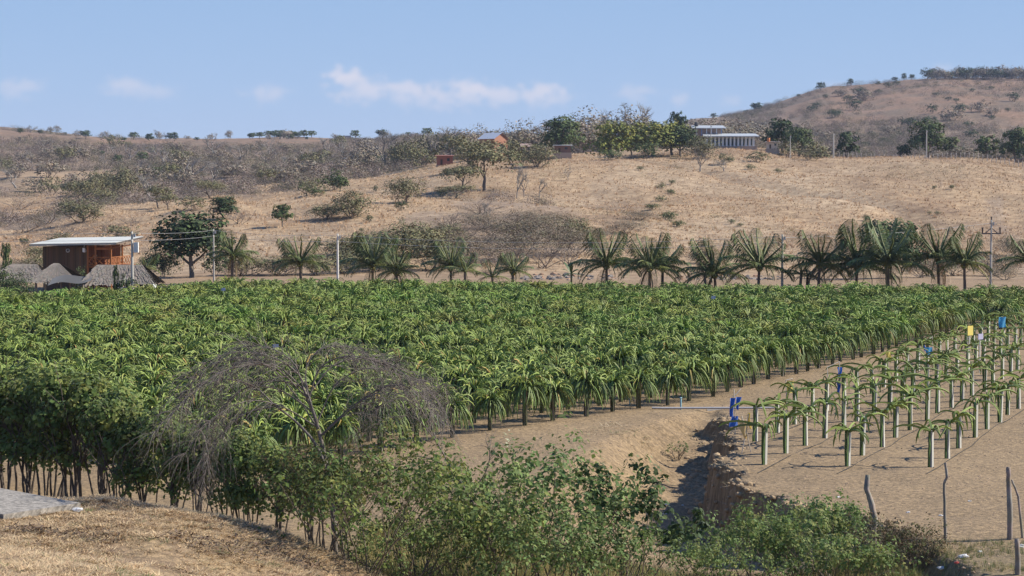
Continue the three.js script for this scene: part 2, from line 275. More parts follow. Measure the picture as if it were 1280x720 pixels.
{
  const r = rng(31), farEdge = (x) => 191 - (Math.max(x, -50) + 50) * 0.21 - 22 * sstep(-25, -33, x);
  for (let i = -40; i < 70; i++) for (let j = -36; j < 72; j++) {
    let x = -2.25 + i * 1.31 - j * 1.86, d = 80.2 + i * 1.9 + j * 1.25; x -= 0.22 * Math.max(0, d - 97);
    if (d > farEdge(x) || d < 60) continue;
    if (j < 0 && d < 138 + (x - 25) * 0.62) continue;
    if (x < -2.5 && d < 63 - (x + 4) * 0.62 + 3.5) continue;
    const u = 640 + F * x / d; if (u < -110 || u > 1390) continue;
    spots.push([x + (r() - 0.5) * 0.34, d + (r() - 0.5) * 0.34, r() * 6.283, 0.82 + r() * 0.27, Math.floor(r() * 6), j]);
  }
  spots.sort((a, b) => a[1] - b[1]);
  // the 300 that show largest: the near ones inside the picture
  const inView = spots.filter((s) => { const u = 640 + F * s[0] / s[1]; return u > -30 && u < 1310; }), own = new Set(inView.slice(0, 300)), rest = spots.filter((s) => !own.has(s));
  let rank = 0; for (const s of own) {
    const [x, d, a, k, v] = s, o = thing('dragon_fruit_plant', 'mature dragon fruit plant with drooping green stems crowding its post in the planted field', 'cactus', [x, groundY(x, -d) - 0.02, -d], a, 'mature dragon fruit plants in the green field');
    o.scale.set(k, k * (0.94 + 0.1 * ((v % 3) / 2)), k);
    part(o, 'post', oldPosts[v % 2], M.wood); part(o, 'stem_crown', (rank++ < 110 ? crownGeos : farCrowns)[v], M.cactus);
  }
  const all = matureCrown(19, 130, 4); maturePost(all, rng(9));
  const im = new THREE.InstancedMesh(all.geo(), M.cactus, rest.length), m4 = new THREE.Matrix4(), q = new THREE.Quaternion(), Y = new THREE.Vector3(0, 1, 0);
  rest.forEach(([x, d, a, k], n) => { m4.compose(new THREE.Vector3(x, groundY(x, -d) - 0.02, -d), q.setFromAxisAngle(Y, a), new THREE.Vector3(k, k, k)); im.setMatrixAt(n, m4); im.setColorAt(n, new THREE.Color().setRGB(0.85 + r() * 0.3, 0.88 + r() * 0.24, 0.85 + r() * 0.3)); });
  im.name = 'dragon_fruit_rows'; im.castShadow = im.receiveShadow = true; tag(im, 'far rows of dragon fruit plants merging into one green mass', 'cactus field', null, 'stuff'); scene.add(im);
  console.log('mature', spots.length, 'own', own.size);
}
// the young plot: white concrete posts in straight rows, each with a few arching stems
{
  const r = rng(404), armGeos = [];
  for (let k = 0; k < 14; k++) {
    const g = new G(), rr = rng(900 + k), kind = k % 3, path = stemPath(rr, 0, kind === 2 ? 0.25 + rr() * 0.25 : 0.55 + rr() * 0.85, kind === 2 ? 0.5 + rr() * 0.35 : kind ? 0.05 + rr() * 0.3 : 0.2 + rr() * 0.4, 0.1 + rr() * 0.28, 0, 7), c = mixc(C_STEM, kind === 1 ? C_YOUNG : C_OLD, rr() * (kind === 1 ? 0.35 : 0.9));
    g.prism(path, path.map((_, i) => 0.042 * (i === 7 ? 0.2 : 1 - 0.3 * i / 7)), path.map((_, i) => mixc(c, C_YOUNG, i / 16))); armGeos.push(g.geo());
  }
  const postGeos = [0, 1, 2].map((k) => { const g = new G(), rr = rng(60 + k), c = [0.52, 0.51, 0.46]; g.box(0, 0.63, 0, 0.10, 1.36, 0.10, c, -0.45 - k * 0.2); return g.geo(); });
  const climbGeos = [0, 1, 2, 3].map((k) => { const g = new G(), rr = rng(70 + k); for (let m = 0; m < 4; m++) { const a = 2.0 + rr() * 2.0, path = []; for (let t = 0; t <= 5; t++) path.push([Math.cos(a) * 0.105 + (rr() - 0.5) * 0.03, -0.03 + t * 0.27, Math.sin(a) * 0.105 + (rr() - 0.5) * 0.03]); g.prism(path, 0.036, vary([0.09, 0.15, 0.04], rr, 0.4)); } return g.geo(); });
  const rows = [[14.5, 71.3, 0], [11.6, 71.7, 0], [8.86, 71.9, 0], [9.4, 79.5, 1]];
  const hose = [];
  rows.forEach(([x0, d0, skip], row) => {
    let last = null;
    for (let k = 0; k < 26; k++) {
      const x = x0 + k * 1.11 + (r() - 0.5) * 0.16, d = d0 + k * 2.8 + (r() - 0.5) * 0.25, u = 640 + F * x / d; last = [x, d]; if (u > 1300 || d > 141) { if (k) break; }
      const o = thing('young_dragon_fruit_plant', 'young dragon fruit vine arching from the top of a white concrete post', 'cactus', [x, groundY(x, -d), -d], (r() - 0.5) * 0.3, 'young dragon fruit vines on posts in the bare plot');
      const k2 = 0.95 + r() * 0.12; o.scale.set(1, k2, 1);
      part(o, 'post', postGeos[Math.floor(r() * 3)], M.concrete).rotation.z = (r() - 0.5) * 0.07; part(o, 'climbing_stem', climbGeos[Math.floor(r() * 4)], M.cactus);
      const n = 7 + Math.floor(r() * 10); let a = r() * 6;
      for (let m = 0; m < n; m++) { const s = part(o, 'stem', armGeos[Math.floor(r() * 14)], M.cactus); s.position.y = 1.24 + r() * 0.1; a += 6.283 / n + (r() - 0.5) * 1.1; s.rotation.y = a; s.scale.setScalar(0.7 + r() * 0.55); }
    }
    const g = new G(), path = []; for (let k = -1; k <= 34; k++) { const x = x0 + k * 0.83 + 0.22, d = d0 + k * 2.1; if (d > 135) break; path.push([x + (vnoise(k * 0.7, row) - 0.5) * 0.2, groundY(x, -d) + 0.02, -d]); }
    g.tube(path, 0.014, 5, [0.03, 0.03, 0.03]); single('drip_hose', g, M.rubber, 'black drip hose lying along a row of young vine posts', 'hose', 'drip hoses between the white posts');
  });
}

// ------------------------------------------------------------------ leafy crowns, twigs, trunks
const rdir = (r) => { const z = r() * 2 - 1, a = r() * 6.2832, s = Math.sqrt(1 - z * z); return [s * Math.cos(a), z, s * Math.sin(a)]; };
const unit = (v) => { const l = Math.hypot(...v) || 1; return [v[0] / l, v[1] / l, v[2] / l]; };
// lobes: [x, y, z, radius, flatness]; leaves gather in clumps over each lobe
function crown(g, r, lobes, clumps, perClump, len, cols, spread = 0.3, wide = 0.55) {
  let total = 0; for (const l of lobes) total += l[3] * l[3];
  for (const l of lobes) {
    const n = Math.max(2, Math.round(clumps * l[3] * l[3] / total));
    for (let k = 0; k < n; k++) {
      const d = rdir(r), R = l[3] * (0.62 + 0.44 * Math.sqrt(r())), f = l[4] ?? 0.8; if (d[1] < -0.55 && r() < 0.7) d[1] *= -0.3;
      const cx = l[0] + d[0] * R, cy = l[1] + d[1] * R * f, cz = l[2] + d[2] * R, col = vary(cols[Math.floor(r() * cols.length)], r, 0.35), sp = l[3] * spread * (0.7 + r() * 0.6);
      for (let m = 0; m < perClump; m++) {
        const e = rdir(r), q = Math.cbrt(r()) * sp, nn = unit([d[0] * 0.6 + e[0] * 0.9, Math.abs(d[1]) * 0.5 + 0.55 + e[1] * 0.6, d[2] * 0.6 + e[2] * 0.9]), t = rdir(r), dt = t[0] * nn[0] + t[1] * nn[1] + t[2] * nn[2], ax = unit([t[0] - dt * nn[0], t[1] - dt * nn[1] - 0.25, t[2] - dt * nn[2]]);
        const L = len * (0.65 + r() * 0.7);
        g.leaf(cx + e[0] * q, cy + e[1] * q * 0.8, cz + e[2] * q, ax, nn, L, L * wide * (0.8 + r() * 0.5), vary(col, r, 0.5), 0.12);
      }
    }
  }
}
// a branching skeleton; returns the ends of its limbs
function limbs(g, r, base, dir, len, rad, depth, col, o = {}) {
  const ends = [], grow = (p, d, l, w, k) => {
    const path = [p], n = o.seg ?? 3; let q = p, e = d;
    for (let s = 0; s < n; s++) { const b = rdir(r); e = unit([e[0] + b[0] * (o.wander ?? 0.22), e[1] + b[1] * (o.wander ?? 0.22) + (o.bend ?? 0) / n * (depth - k + 1) * 0.5, e[2] + b[2] * (o.wander ?? 0.22)]); q = [q[0] + e[0] * l / n, q[1] + e[1] * l / n, q[2] + e[2] * l / n]; path.push(q); }
    g.tube(path, path.map((_, i) => w * (1 - 0.4 * i / n)), k > 1 ? (o.sides ?? 6) : 3, vary(col, r, 0.2), k > 1);
    if (k <= 1) { ends.push(q); return; }
    const m = (o.split ?? 3) + (r() < 0.4 ? 1 : 0);
    for (let s = 0; s < m; s++) { const b = rdir(r), t = 0.45 + 0.55 * (s + 1) / m, at = path[Math.min(n, Math.max(1, Math.round(t * n)))]; grow(at, unit([e[0] * (o.keep ?? 0.8) + b[0] * (o.open ?? 0.8), e[1] * (o.keep ?? 0.8) + b[1] * (o.open ?? 0.8) * 0.7 + (o.up ?? 0.15), e[2] * (o.keep ?? 0.8) + b[2] * (o.open ?? 0.8)]), l * (o.shrink ?? 0.68) * (0.8 + r() * 0.4), w * 0.55, k - 1); }
  };
  grow(base, dir, len, rad, depth); return ends;
}
const lobeSet = (r, n, cy, flat, spreadR = 0.6, lr = 0.5) => { const o = [[0, cy, 0, lr * 1.15, flat]]; for (let k = 0; k < n; k++) { const a = k / n * 6.283 + r() * 0.8, q = spreadR * (0.7 + r() * 0.5); o.push([Math.cos(a) * q, cy + (r() - 0.5) * 0.35 * flat, Math.sin(a) * q, lr * (0.75 + r() * 0.5), flat]); } return o; };
const BARK = [0.17, 0.14, 0.115], GREY = [0.235, 0.215, 0.195];
const GREENS = { dark: [[0.042, 0.07, 0.022], [0.058, 0.088, 0.029], [0.034, 0.056, 0.02]], mid: [[0.075, 0.105, 0.03], [0.10, 0.13, 0.04], [0.06, 0.09, 0.028]], yellow: [[0.19, 0.205, 0.04], [0.13, 0.16, 0.038], [0.24, 0.235, 0.045]], olive: [[0.165, 0.155, 0.075], [0.135, 0.135, 0.06], [0.19, 0.17, 0.085]], grey: [[0.25, 0.21, 0.155], [0.21, 0.18, 0.13], [0.28, 0.23, 0.17]], scrub: [[0.20, 0.165, 0.135], [0.17, 0.14, 0.115], [0.225, 0.18, 0.14]] };
// unit trees: one metre tall, crown about one metre wide; scaled to size where they stand
function unitTree(seed, pal, kind, fine = true) {
  const r = rng(seed), t = new G(), f = new G();
  if (kind === 'bush') { for (let k = 0; k < 5; k++) limbs(t, r, [(r() - 0.5) * 0.2, -0.03, (r() - 0.5) * 0.2], unit([(r() - 0.5) * 1.2, 1, (r() - 0.5) * 1.2]), 0.35, 0.014, 2, BARK, { sides: 4 }); crown(f, r, lobeSet(r, 7, 0.5, 1.1, 0.27, 0.3), fine ? 260 : 80, 10, fine ? 0.048 : 0.075, pal, 0.38, 0.6); }
  else if (kind === 'umbrella') { const ends = limbs(t, r, [0, -0.03, 0], [0.1, 1, 0.05], 0.42, 0.03, 3, BARK, { open: 1.0, up: 0.3 }); crown(f, r, lobeSet(r, 8, 0.7, 0.75, 0.30, 0.24), fine ? 220 : 90, 10, fine ? 0.045 : 0.065, pal, 0.4, 0.6); }
  else { limbs(t, r, [0, -0.03, 0], [0.05, 1, 0.02], 0.34, 0.034, 3, BARK, { open: 0.8, up: 0.25 }); const L = lobeSet(r, 6, 0.46, 0.8, 0.27, 0.22); for (let k = 0; k < 5; k++) { const a = k * 1.26 + r(); L.push([Math.cos(a) * 0.17, 0.70 + r() * 0.1, Math.sin(a) * 0.17, 0.2 + r() * 0.06, 0.85]); } crown(f, r, L, fine ? 300 : 90, 10, fine ? 0.052 : 0.085, pal, 0.36, 0.68); }
  return [t.geo(), f.geo()];
}
function unitBare(seed, col, kind) {
  const r = rng(seed), t = new G(), b = new G();
  if (kind === 'bush') for (let k = 0; k < 9; k++) { const a = k * 0.7 + r() * 0.5; limbs(b, r, [(r() - 0.5) * 0.15, -0.02, (r() - 0.5) * 0.15], unit([Math.cos(a) * 0.8, 1, Math.sin(a) * 0.8]), 0.42, 0.012, 3, col, { sides: 3, open: 0.9, split: 3, up: 0.1 }); }
  else { const e = limbs(t, r, [0, -0.03, 0], [0.04, 1, 0], 0.34, 0.035, 2, col, { open: 1.0, split: 4, up: 0.25, shrink: 0.75 }); for (const q of e) limbs(b, r, q, unit([q[0] * 2 + (r() - 0.5) * 0.4, 0.55, q[2] * 2 + (r() - 0.5) * 0.4]), 0.2, 0.021, 4, col, { sides: 3, open: 1.0, split: 3, up: 0.2, shrink: 0.74 }); }
  return [t.n ? t.geo() : null, b.geo()];
}
const kinds = {
  thicket: [1, 2, 3].map((s) => { const r = rng(s * 31), t = new G(), f = new G(); for (let k = 0; k < 9; k++) { const a = k * 0.7 + r() * 0.5; limbs(t, r, [(r() - 0.5) * 0.2, -0.03, (r() - 0.5) * 0.2], unit([Math.cos(a) * 0.8, 1, Math.sin(a) * 0.8]), 0.45, 0.01, 3, [0.20, 0.165, 0.135], { sides: 3, open: 0.9 }); } crown(f, r, lobeSet(r, 8, 0.5, 1.1, 0.28, 0.28), 330, 11, 0.034, [[0.185, 0.15, 0.105], [0.16, 0.145, 0.085], [0.215, 0.17, 0.125]], 0.45, 0.4); return [t.geo(), f.geo()]; }),
  dark: [1, 2, 3].map((s) => unitTree(s * 7, GREENS.dark)), mid: [1, 2, 3].map((s) => unitTree(s * 7 + 100, GREENS.mid)), yellow: [1, 2].map((s) => unitTree(s * 7 + 200, GREENS.yellow)),
  olive: [1, 2, 3].map((s) => unitTree(s * 7 + 300, GREENS.olive, 'bush')), acacia: [1, 2, 3].map((s) => unitTree(s * 7 + 400, GREENS.olive, 'umbrella')), greybush: [1, 2, 3].map((s) => unitTree(s * 7 + 500, GREENS.grey, 'bush')), greenbush: [1, 2].map((s) => unitTree(s * 7 + 600, GREENS.mid, 'bush')), darkbush: [1, 2].map((s) => unitTree(s * 7 + 640, GREENS.dark, 'bush')),
  bare: [1, 2, 3].map((s) => unitBare(s * 7 + 700, GREY)), barebush: [1, 2, 3].map((s) => unitBare(s * 7 + 800, [0.21, 0.17, 0.14], 'bush')),
};
const coarse = {}; for (const [k, pal, kind, s0] of [['dark', 'dark', '', 0], ['mid', 'mid', '', 100], ['yellow', 'yellow', '', 200], ['olive', 'olive', 'bush', 300], ['acacia', 'olive', 'umbrella', 400], ['greybush', 'grey', 'bush', 500], ['greenbush', 'mid', 'bush', 600], ['darkbush', 'dark', 'bush', 640]]) coarse[k] = [1, 2, 3].map((s) => unitTree(s * 5 + s0, GREENS[pal], kind, false));
const pick = rng(2024);
// a tree from the place of its foot in the photograph and its height and width there, in photo pixels
function plant(kind, name, label, category, group, px, py, hp, wp, dist) {
  const h = dist ? { x: xAt(px, dist), d: dist, y: groundY(xAt(px, dist), -dist), ppm: F / dist } : hit(px, py, 215); if (h.missed) { h.d = px > 900 ? 1660 : 1330; h.x = xAt(px, h.d); h.y = groundY(h.x, -h.d); h.ppm = F / h.d; }
  const up = dist ? (h.d * 0 + (yAt(py - hp, h.d) - h.y)) : hp / h.ppm, set = wp < 41 && coarse[kind] ? coarse[kind] : kinds[kind], v = set[Math.floor(pick() * set.length)], w = (wp / h.ppm);
  const o = thing(name, label, category, [h.x, h.y - 0.05, -h.d], pick() * 6.28, group); o.scale.set(w, up, w);
  if (v[0]) part(o, kind.includes('bush') || kind === 'olive' || kind === 'thicket' ? 'stem' : 'trunk', v[0], M.wood); part(o, kind.startsWith('bare') ? 'branches' : 'crown', v[1], kind.startsWith('bare') ? M.wood : M.far_leaf);
  return o;
}

// ------------------------------------------------------------------ trees and shrubs of the hills (foot x, foot y, height, width in photo pixels)
{
  const add = (kind, name, label, cat, group, list) => { for (const [px, py, hp, wp, dist] of list) plant(kind, name, label, cat, group, px, py, hp, wp, dist); };
  // by the road and on the near slope
  add('dark', 'mango_tree', 'big dense dark green tree between the wooden house and the roadside pole', 'tree', null, [[240, 352, 90, 112, 236]]);
  add('dark', 'shade_tree', 'dark green tree standing behind the row of coconut palms', 'tree', null, [[1112, 362, 92, 96, 236]]);
  add('darkbush', 'roadside_bush', 'rounded dark green bush at the edge of the big dark tree', 'bush', 'dark bushes by the big roadside tree', [[204, 352, 46, 44, 240], [268, 352, 40, 40, 240], [190, 352, 34, 34, 243]]);
  add('dark', 'round_tree', 'small round dark green tree alone on the dry slope above the roadside', 'tree', null, [[280, 274, 31, 46]]);
  add('mid', 'grey_trunk_tree', 'small green tree with pale forked trunk on the dry slope', 'tree', null, [[353, 284, 30, 32]]);
  add('olive', 'olive_shrub', 'olive green shrub on the lower dry slope behind the road', 'shrub', 'olive shrubs of the lower slope', [[440, 272, 38, 54], [408, 274, 22, 50], [505, 254, 34, 50], [100, 278, 32, 60], [75, 305, 16, 30], [150, 300, 20, 40], [430, 320, 26, 60], [560, 300, 24, 50], [240, 262, 18, 34], [385, 244, 22, 34], [462, 318, 30, 60], [120, 255, 24, 46], [650, 300, 24, 50], [720, 300, 32, 46], [55, 328, 22, 50]]);
  add('darkbush', 'round_bush', 'small tight round dark bush on the dry tan slope', 'bush', 'tight round bushes of the slope', [[502, 263, 13, 20], [552, 246, 10, 14], [469, 240, 9, 8], [461, 278, 10, 12], [452, 290, 6, 7], [31, 306, 10, 15]]);
  add('acacia', 'umbrella_tree', 'flat topped olive thorn tree on the hillside below the brick house', 'tree', 'flat topped thorn trees of the slope', [[606, 238, 60, 84], [578, 242, 38, 56], [594, 214, 42, 74], [570, 248, 18, 50], [198, 260, 30, 40], [262, 248, 24, 42], [332, 234, 26, 28], [210, 262, 20, 30]]);
  add('olive', 'dusty_olive_bush', 'large dusty olive bush behind the left coconut palms', 'bush', 'large olive bushes behind the left palms', [[500, 334, 54, 80], [540, 338, 46, 70], [470, 338, 40, 60], [525, 320, 46, 70], [300, 345, 34, 50], [345, 344, 28, 60], [395, 344, 26, 60], [430, 342, 30, 60], [450, 330, 36, 60]]);
  add('thicket', 'dry_thicket_bush', 'dusty grey brown thicket bush on the slope beside the road', 'bush', 'dusty thicket bushes above the road', [[600, 332, 40, 80], [645, 326, 44, 80], [690, 320, 44, 70], [670, 302, 36, 70], [625, 302, 34, 70], [720, 320, 36, 60], [570, 320, 34, 60], [660, 284, 26, 60], [600, 287, 26, 60], [700, 287, 24, 50], [20, 345, 26, 60], [780, 292, 18, 60], [740, 300, 18, 50], [800, 275, 14, 40], [1190, 345, 30, 70], [1240, 345, 34, 70], [1150, 347, 30, 60], [1262, 320, 28, 40], [1060, 350, 24, 60], [1255, 350, 20, 50], [880, 330, 22, 50]]);
  add('barebush', 'leafless_bush', 'leafless purple brown bush tangled on the slope above the road', 'bush', 'leafless bushes above the road', [[630, 340, 40, 60], [575, 338, 40, 60], [680, 335, 42, 60], [650, 312, 40, 60], [710, 330, 36, 60], [610, 318, 40, 60], [540, 300, 30, 60], [690, 300, 34, 60], [580, 300, 28, 60], [640, 285, 30, 60], [600, 268, 24, 60], [560, 285, 24, 50], [30, 290, 26, 60], [60, 280, 26, 60], [5, 280, 30, 60], [85, 296, 24, 60], [130, 290, 20, 50], [165, 282, 18, 40], [25, 262, 24, 50], [300, 280, 26, 40], [240, 285, 20, 40], [480, 300, 24, 50], [310, 345, 30, 70], [350, 345, 26, 60]]);
  // crest trees round the houses
  add('mid', 'crest_green_tree', 'tall bright green tree beside the white roofed shed on the crest', 'tree', null, [[700, 188, 44, 62, 540]]);
  add('yellow', 'yellow_green_tree', 'yellow green tree with a low round crown left of the hilltop house', 'tree', 'yellow green trees by the hilltop house', [[765, 190, 40, 62, 555], [815, 192, 42, 74, 560], [840, 190, 38, 60, 570], [790, 190, 24, 40, 575]]);
  add('dark', 'crest_dark_tree', 'dark green tree on the crest close to the hilltop house', 'tree', 'dark trees round the hilltop house', [[850, 192, 36, 52, 560], [976, 186, 40, 40, 610], [847, 165, 28, 28, 720], [962, 184, 24, 20, 620]]);
  add('mid', 'crest_mid_tree', 'mid green tree right of the small cream hut on the crest', 'tree', null, [[999, 186, 28, 44, 600]]);
  add('olive', 'crest_olive_shrub', 'olive brown shrub on the crest among the hill houses', 'shrub', 'olive shrubs of the crest', [[875, 192, 26, 44, 550], [672, 208, 32, 46], [655, 206, 20, 30, 500], [905, 205, 15, 20], [947, 203, 15, 28], [985, 195, 20, 30, 560], [1020, 196, 20, 40, 570], [530, 208, 24, 40], [508, 206, 18, 30], [640, 195, 24, 40, 530], [540, 182, 20, 30, 640], [625, 186, 24, 40, 560], [1012, 200, 14, 24]]);
  add('greybush', 'crest_backdrop_tree', 'hazy grey olive tree rising behind the hill houses', 'tree', 'grey olive trees behind the hill houses', [[725, 188, 40, 76, 640], [748, 185, 48, 76, 690], [792, 182, 46, 66, 690], [662, 190, 38, 64, 600], [638, 192, 36, 56, 600], [882, 178, 28, 66, 690], [922, 178, 24, 76, 740], [957, 178, 26, 66, 760], [905, 172, 26, 60, 800], [580, 190, 30, 60, 640], [608, 188, 30, 50, 650], [520, 196, 24, 60, 640], [455, 205, 24, 50, 680]]);
  add('greenbush', 'green_crest_bush', 'fresh green bush on the tan grass near the crest', 'bush', 'fresh green bushes near the crest', [[808, 192, 16, 34, 545], [762, 200, 14, 28], [395, 245, 12, 24], [415, 238, 26, 36], [800, 213, 6, 10], [826, 236, 8, 12], [840, 230, 6, 9], [815, 262, 9, 20], [826, 252, 8, 14], [836, 276, 14, 26], [848, 284, 10, 18], [838, 243, 8, 14], [938, 212, 7, 14], [912, 203, 8, 12], [914, 280, 7, 9], [925, 283, 5, 9], [1168, 236, 5, 7], [1190, 236, 6, 9], [1083, 276, 9, 11], [1172, 268, 5, 8], [1162, 268, 5, 6], [973, 216, 6, 12]]);
  add('dark', 'pasture_edge_tree', 'dark green tree by the pasture fence beyond the tan crest', 'tree', 'trees along the pasture fence', [[1058, 198, 34, 36, 590], [1128, 199, 20, 22, 600]]);
  add('mid', 'pasture_tall_tree', 'tall round green tree by the pasture fence beyond the tan crest', 'tree', 'tall trees along the pasture fence', [[1158, 200, 52, 56, 600], [1185, 200, 30, 36, 605], [1232, 204, 36, 40, 590], [1268, 210, 52, 48, 570], [1290, 210, 48, 40, 560]]);
  add('greybush', 'fence_dry_bush', 'dry grey bush low along the pasture fence', 'bush', 'dry bushes of the pasture fence', [[1030, 198, 20, 34, 590], [1205, 202, 20, 34, 585], [1250, 206, 16, 30, 575], [1175, 202, 14, 30, 585], [1225, 206, 14, 30, 575], [1275, 209, 14, 30, 560], [1010, 197, 16, 30, 600]]);
  // leafless silk-cotton trees
  add('bare', 'leafless_tree', 'large pale leafless tree with a wide grey crown on the scrub hills', 'tree', 'pale leafless trees of the scrub hills', [[483, 208, 52, 54, 640], [412, 196, 28, 34], [266, 198, 34, 36], [240, 226, 34, 50], [813, 172, 50, 44, 680], [775, 172, 44, 50, 700], [332, 206, 26, 36], [385, 205, 24, 32], [163, 202, 26, 30], [205, 205, 26, 34], [300, 205, 28, 40], [565, 188, 34, 50, 640], [600, 186, 30, 44, 680], [650, 185, 32, 50, 660], [680, 182, 32, 44, 680], [38, 166, 10, 18], [545, 190, 30, 30, 620], [740, 178, 30, 40, 690], [20, 235, 28, 44], [170, 176, 9, 12], [200, 176, 9, 12], [875, 200, 15, 30, 500], [905, 214, 16, 26], [790, 165, 16, 30, 760], [925, 162, 16, 24, 800], [960, 160, 18, 16, 900]]);
  add('bare', 'white_trunk_tree', 'bare tree with pale white trunk on the slope below the brick house', 'tree', 'white trunked bare trees', [[646, 248, 46, 24], [655, 246, 34, 18], [674, 246, 26, 20], [710, 226, 20, 12], [612, 280, 32, 24]]);
  // skyline and far hill
  add('dark', 'skyline_tree', 'small dark tree standing out on the far skyline', 'tree', 'small trees on the far skyline', [[107, 174, 12, 18], [187, 177, 11, 13], [218, 176, 11, 13], [246, 176, 5, 9], [25, 167, 7, 11], [50, 168, 6, 8], [155, 177, 6, 9], [313, 174, 8, 10], [1026, 113, 11, 14], [1063, 107, 9, 11], [1128, 100, 9, 9], [1138, 99, 8, 9], [998, 122, 5, 6], [945, 138, 14, 18], [932, 140, 8, 10], [892, 148, 7, 10], [1117, 101, 6, 9], [1096, 104, 5, 8]]);
  add('darkbush', 'far_slope_bush', 'dark rounded bush dotted on the far red brown hill', 'bush', 'dark bushes dotted on the far hill', [[1042, 148, 13, 17], [1068, 137, 14, 18], [1060, 128, 10, 15], [1075, 120, 12, 22], [1048, 146, 9, 14], [1165, 142, 13, 15], [1200, 143, 15, 20], [1135, 160, 15, 22], [1162, 156, 12, 20], [1268, 127, 13, 18], [1215, 174, 13, 20], [1032, 124, 7, 9], [1020, 135, 8, 12], [1015, 140, 9, 14], [1098, 118, 7, 12], [1110, 110, 8, 13], [1120, 108, 8, 12], [1180, 150, 8, 14], [1090, 172, 9, 14], [1125, 172, 8, 12], [1060, 172, 8, 12], [1105, 180, 9, 14], [1210, 160, 9, 15], [1240, 150, 6, 9], [1185, 126, 6, 12], [1170, 120, 5, 10], [1240, 112, 5, 10], [1215, 115, 5, 9], [1260, 140, 6, 9], [1145, 178, 8, 14], [1080, 185, 9, 16], [1195, 128, 6, 10]]);
  add('greybush', 'far_grey_bush', 'blurred grey green bush among the far scrub', 'bush', 'grey green bushes of the far scrub', [[1225, 140, 16, 26], [1240, 145, 12, 20], [1080, 126, 16, 26], [1050, 120, 10, 20], [1190, 150, 16, 30], [30, 204, 16, 26], [85, 202, 22, 40], [60, 200, 16, 24], [105, 200, 18, 24], [62, 222, 24, 40], [45, 240, 20, 34], [95, 232, 20, 36], [100, 245, 20, 40], [130, 235, 18, 40], [180, 225, 20, 40], [215, 232, 20, 40], [20, 222, 20, 30], [290, 222, 20, 40], [352, 228, 24, 46], [370, 212, 18, 30], [430, 215, 18, 40], [450, 205, 18, 30], [275, 200, 16, 30], [220, 190, 14, 24], [60, 184, 12, 22], [90, 182, 10, 20], [30, 178, 10, 20], [310, 190, 12, 24], [360, 192, 14, 24], [505, 194, 20, 36], [520, 186, 18, 36], [455, 186, 14, 30], [570, 196, 20, 30], [720, 176, 24, 50], [740, 182, 24, 40], [690, 170, 20, 40], [900, 168, 14, 30], [925, 172, 16, 30], [955, 168, 18, 36], [870, 160, 12, 30], [1000, 165, 14, 26], [1030, 175, 14, 26], [1110, 168, 12, 24], [1070, 180, 14, 26]]);
  add('mid', 'far_green_tree', 'green tree growing among the grey scrub of the left hills', 'tree', 'green trees among the left scrub', [[148, 206, 13, 14], [128, 196, 8, 8], [178, 205, 16, 18], [195, 222, 14, 18], [190, 194, 10, 12], [338, 172, 9, 20], [325, 170, 8, 18], [350, 171, 12, 22], [365, 172, 9, 18], [380, 172, 10, 16], [390, 172, 9, 14], [372, 173, 8, 14], [425, 172, 8, 10], [440, 170, 6, 8], [425, 240, 20, 26], [470, 208, 15, 24], [455, 210, 12, 20], [530, 192, 16, 24]]);
  const r = rng(88);
  for (let k = 0; k < 64; k++) { const u = -20 + r() * 620, d = table([[0, 470], [300, 520], [600, 620]], u) + r() * 560, kind = ['bare', 'greybush', 'bare', 'olive', 'acacia'][k % 5]; if (scrubAt(xAt(u, d), d) < 0.3) continue; const h = 4 + r() * 5, o = plant(kind, kind === 'bare' ? 'scrub_leafless_tree' : 'scrub_tree', kind === 'bare' ? 'leafless grey tree rising out of the scrub behind the near slope' : 'dusty olive tree rising out of the scrub behind the near slope', 'tree', kind === 'bare' ? 'leafless trees in the scrub' : 'olive trees in the scrub', u, 200, 1, h * 1.15 * F / d, d); o.scale.y = h; }
  for (let k = 0; k < 46; k++) { const u = -20 + r() * 580, d = 1290 + r() * 90, kind = ['greybush', 'dark', 'bare', 'greybush', 'mid'][Math.floor(r() * 5)], hp = 5 + r() * r() * 12; plant(kind, 'ridge_tree', 'little tree among the uneven growth of the left skyline', 'tree', 'little trees of the left skyline', u, 172 , 1, hp * (0.9 + r() * 0.7), d).scale.y = hp / F * d; }
  // wood on the shoulder of the far hill
 const wood = []; for (let k = 0; k < 46; k++) wood.push([1158 + k * 3.1 + r() * 3, 99 + r() * 3 - 2, 10 + r() * 8, 12 + r() * 10]);
  add('greybush', 'hilltop_wood_tree', 'dark grey tree in the wood that caps the far hill', 'tree', 'trees of the wood capping the far hill', wood.filter((_, i) => i % 3)); add('darkbush', 'hilltop_green_tree', 'dark green tree in the wood that caps the far hill', 'tree', 'green trees of the wood capping the far hill', wood.filter((_, i) => i % 3 === 0));
}
// what nobody could count: scrub, tufts, weeds
function scatter(name, label, category, geo, mat, count, seed, place, size, tint) {
  const r = rng(seed), mats = [], cols = [], q = new THREE.Quaternion(), e = new THREE.Euler(); let tries = 0;
  while (mats.length < count && tries++ < count * 30) { const p = place(r); if (!p) continue; const s = size(r, p); e.set((r() - 0.5) * 0.3, r() * 6.283, (r() - 0.5) * 0.3); mats.push(new THREE.Matrix4().compose(new THREE.Vector3(p[0], groundY(p[0], -p[1]) - 0.02, -p[1]), q.setFromEuler(e), new THREE.Vector3(s[0], s[1], s[0]))); cols.push(tint(r, p)); }
  const im = new THREE.InstancedMesh(geo, mat, mats.length); mats.forEach((m, i) => { im.setMatrixAt(i, m); im.setColorAt(i, new THREE.Color().setRGB(...cols[i])); });
  im.name = numbered(name); im.castShadow = im.receiveShadow = true; tag(im, label, category, null, 'stuff'); scene.add(im); return im;
}
const W1 = [1, 1, 1];
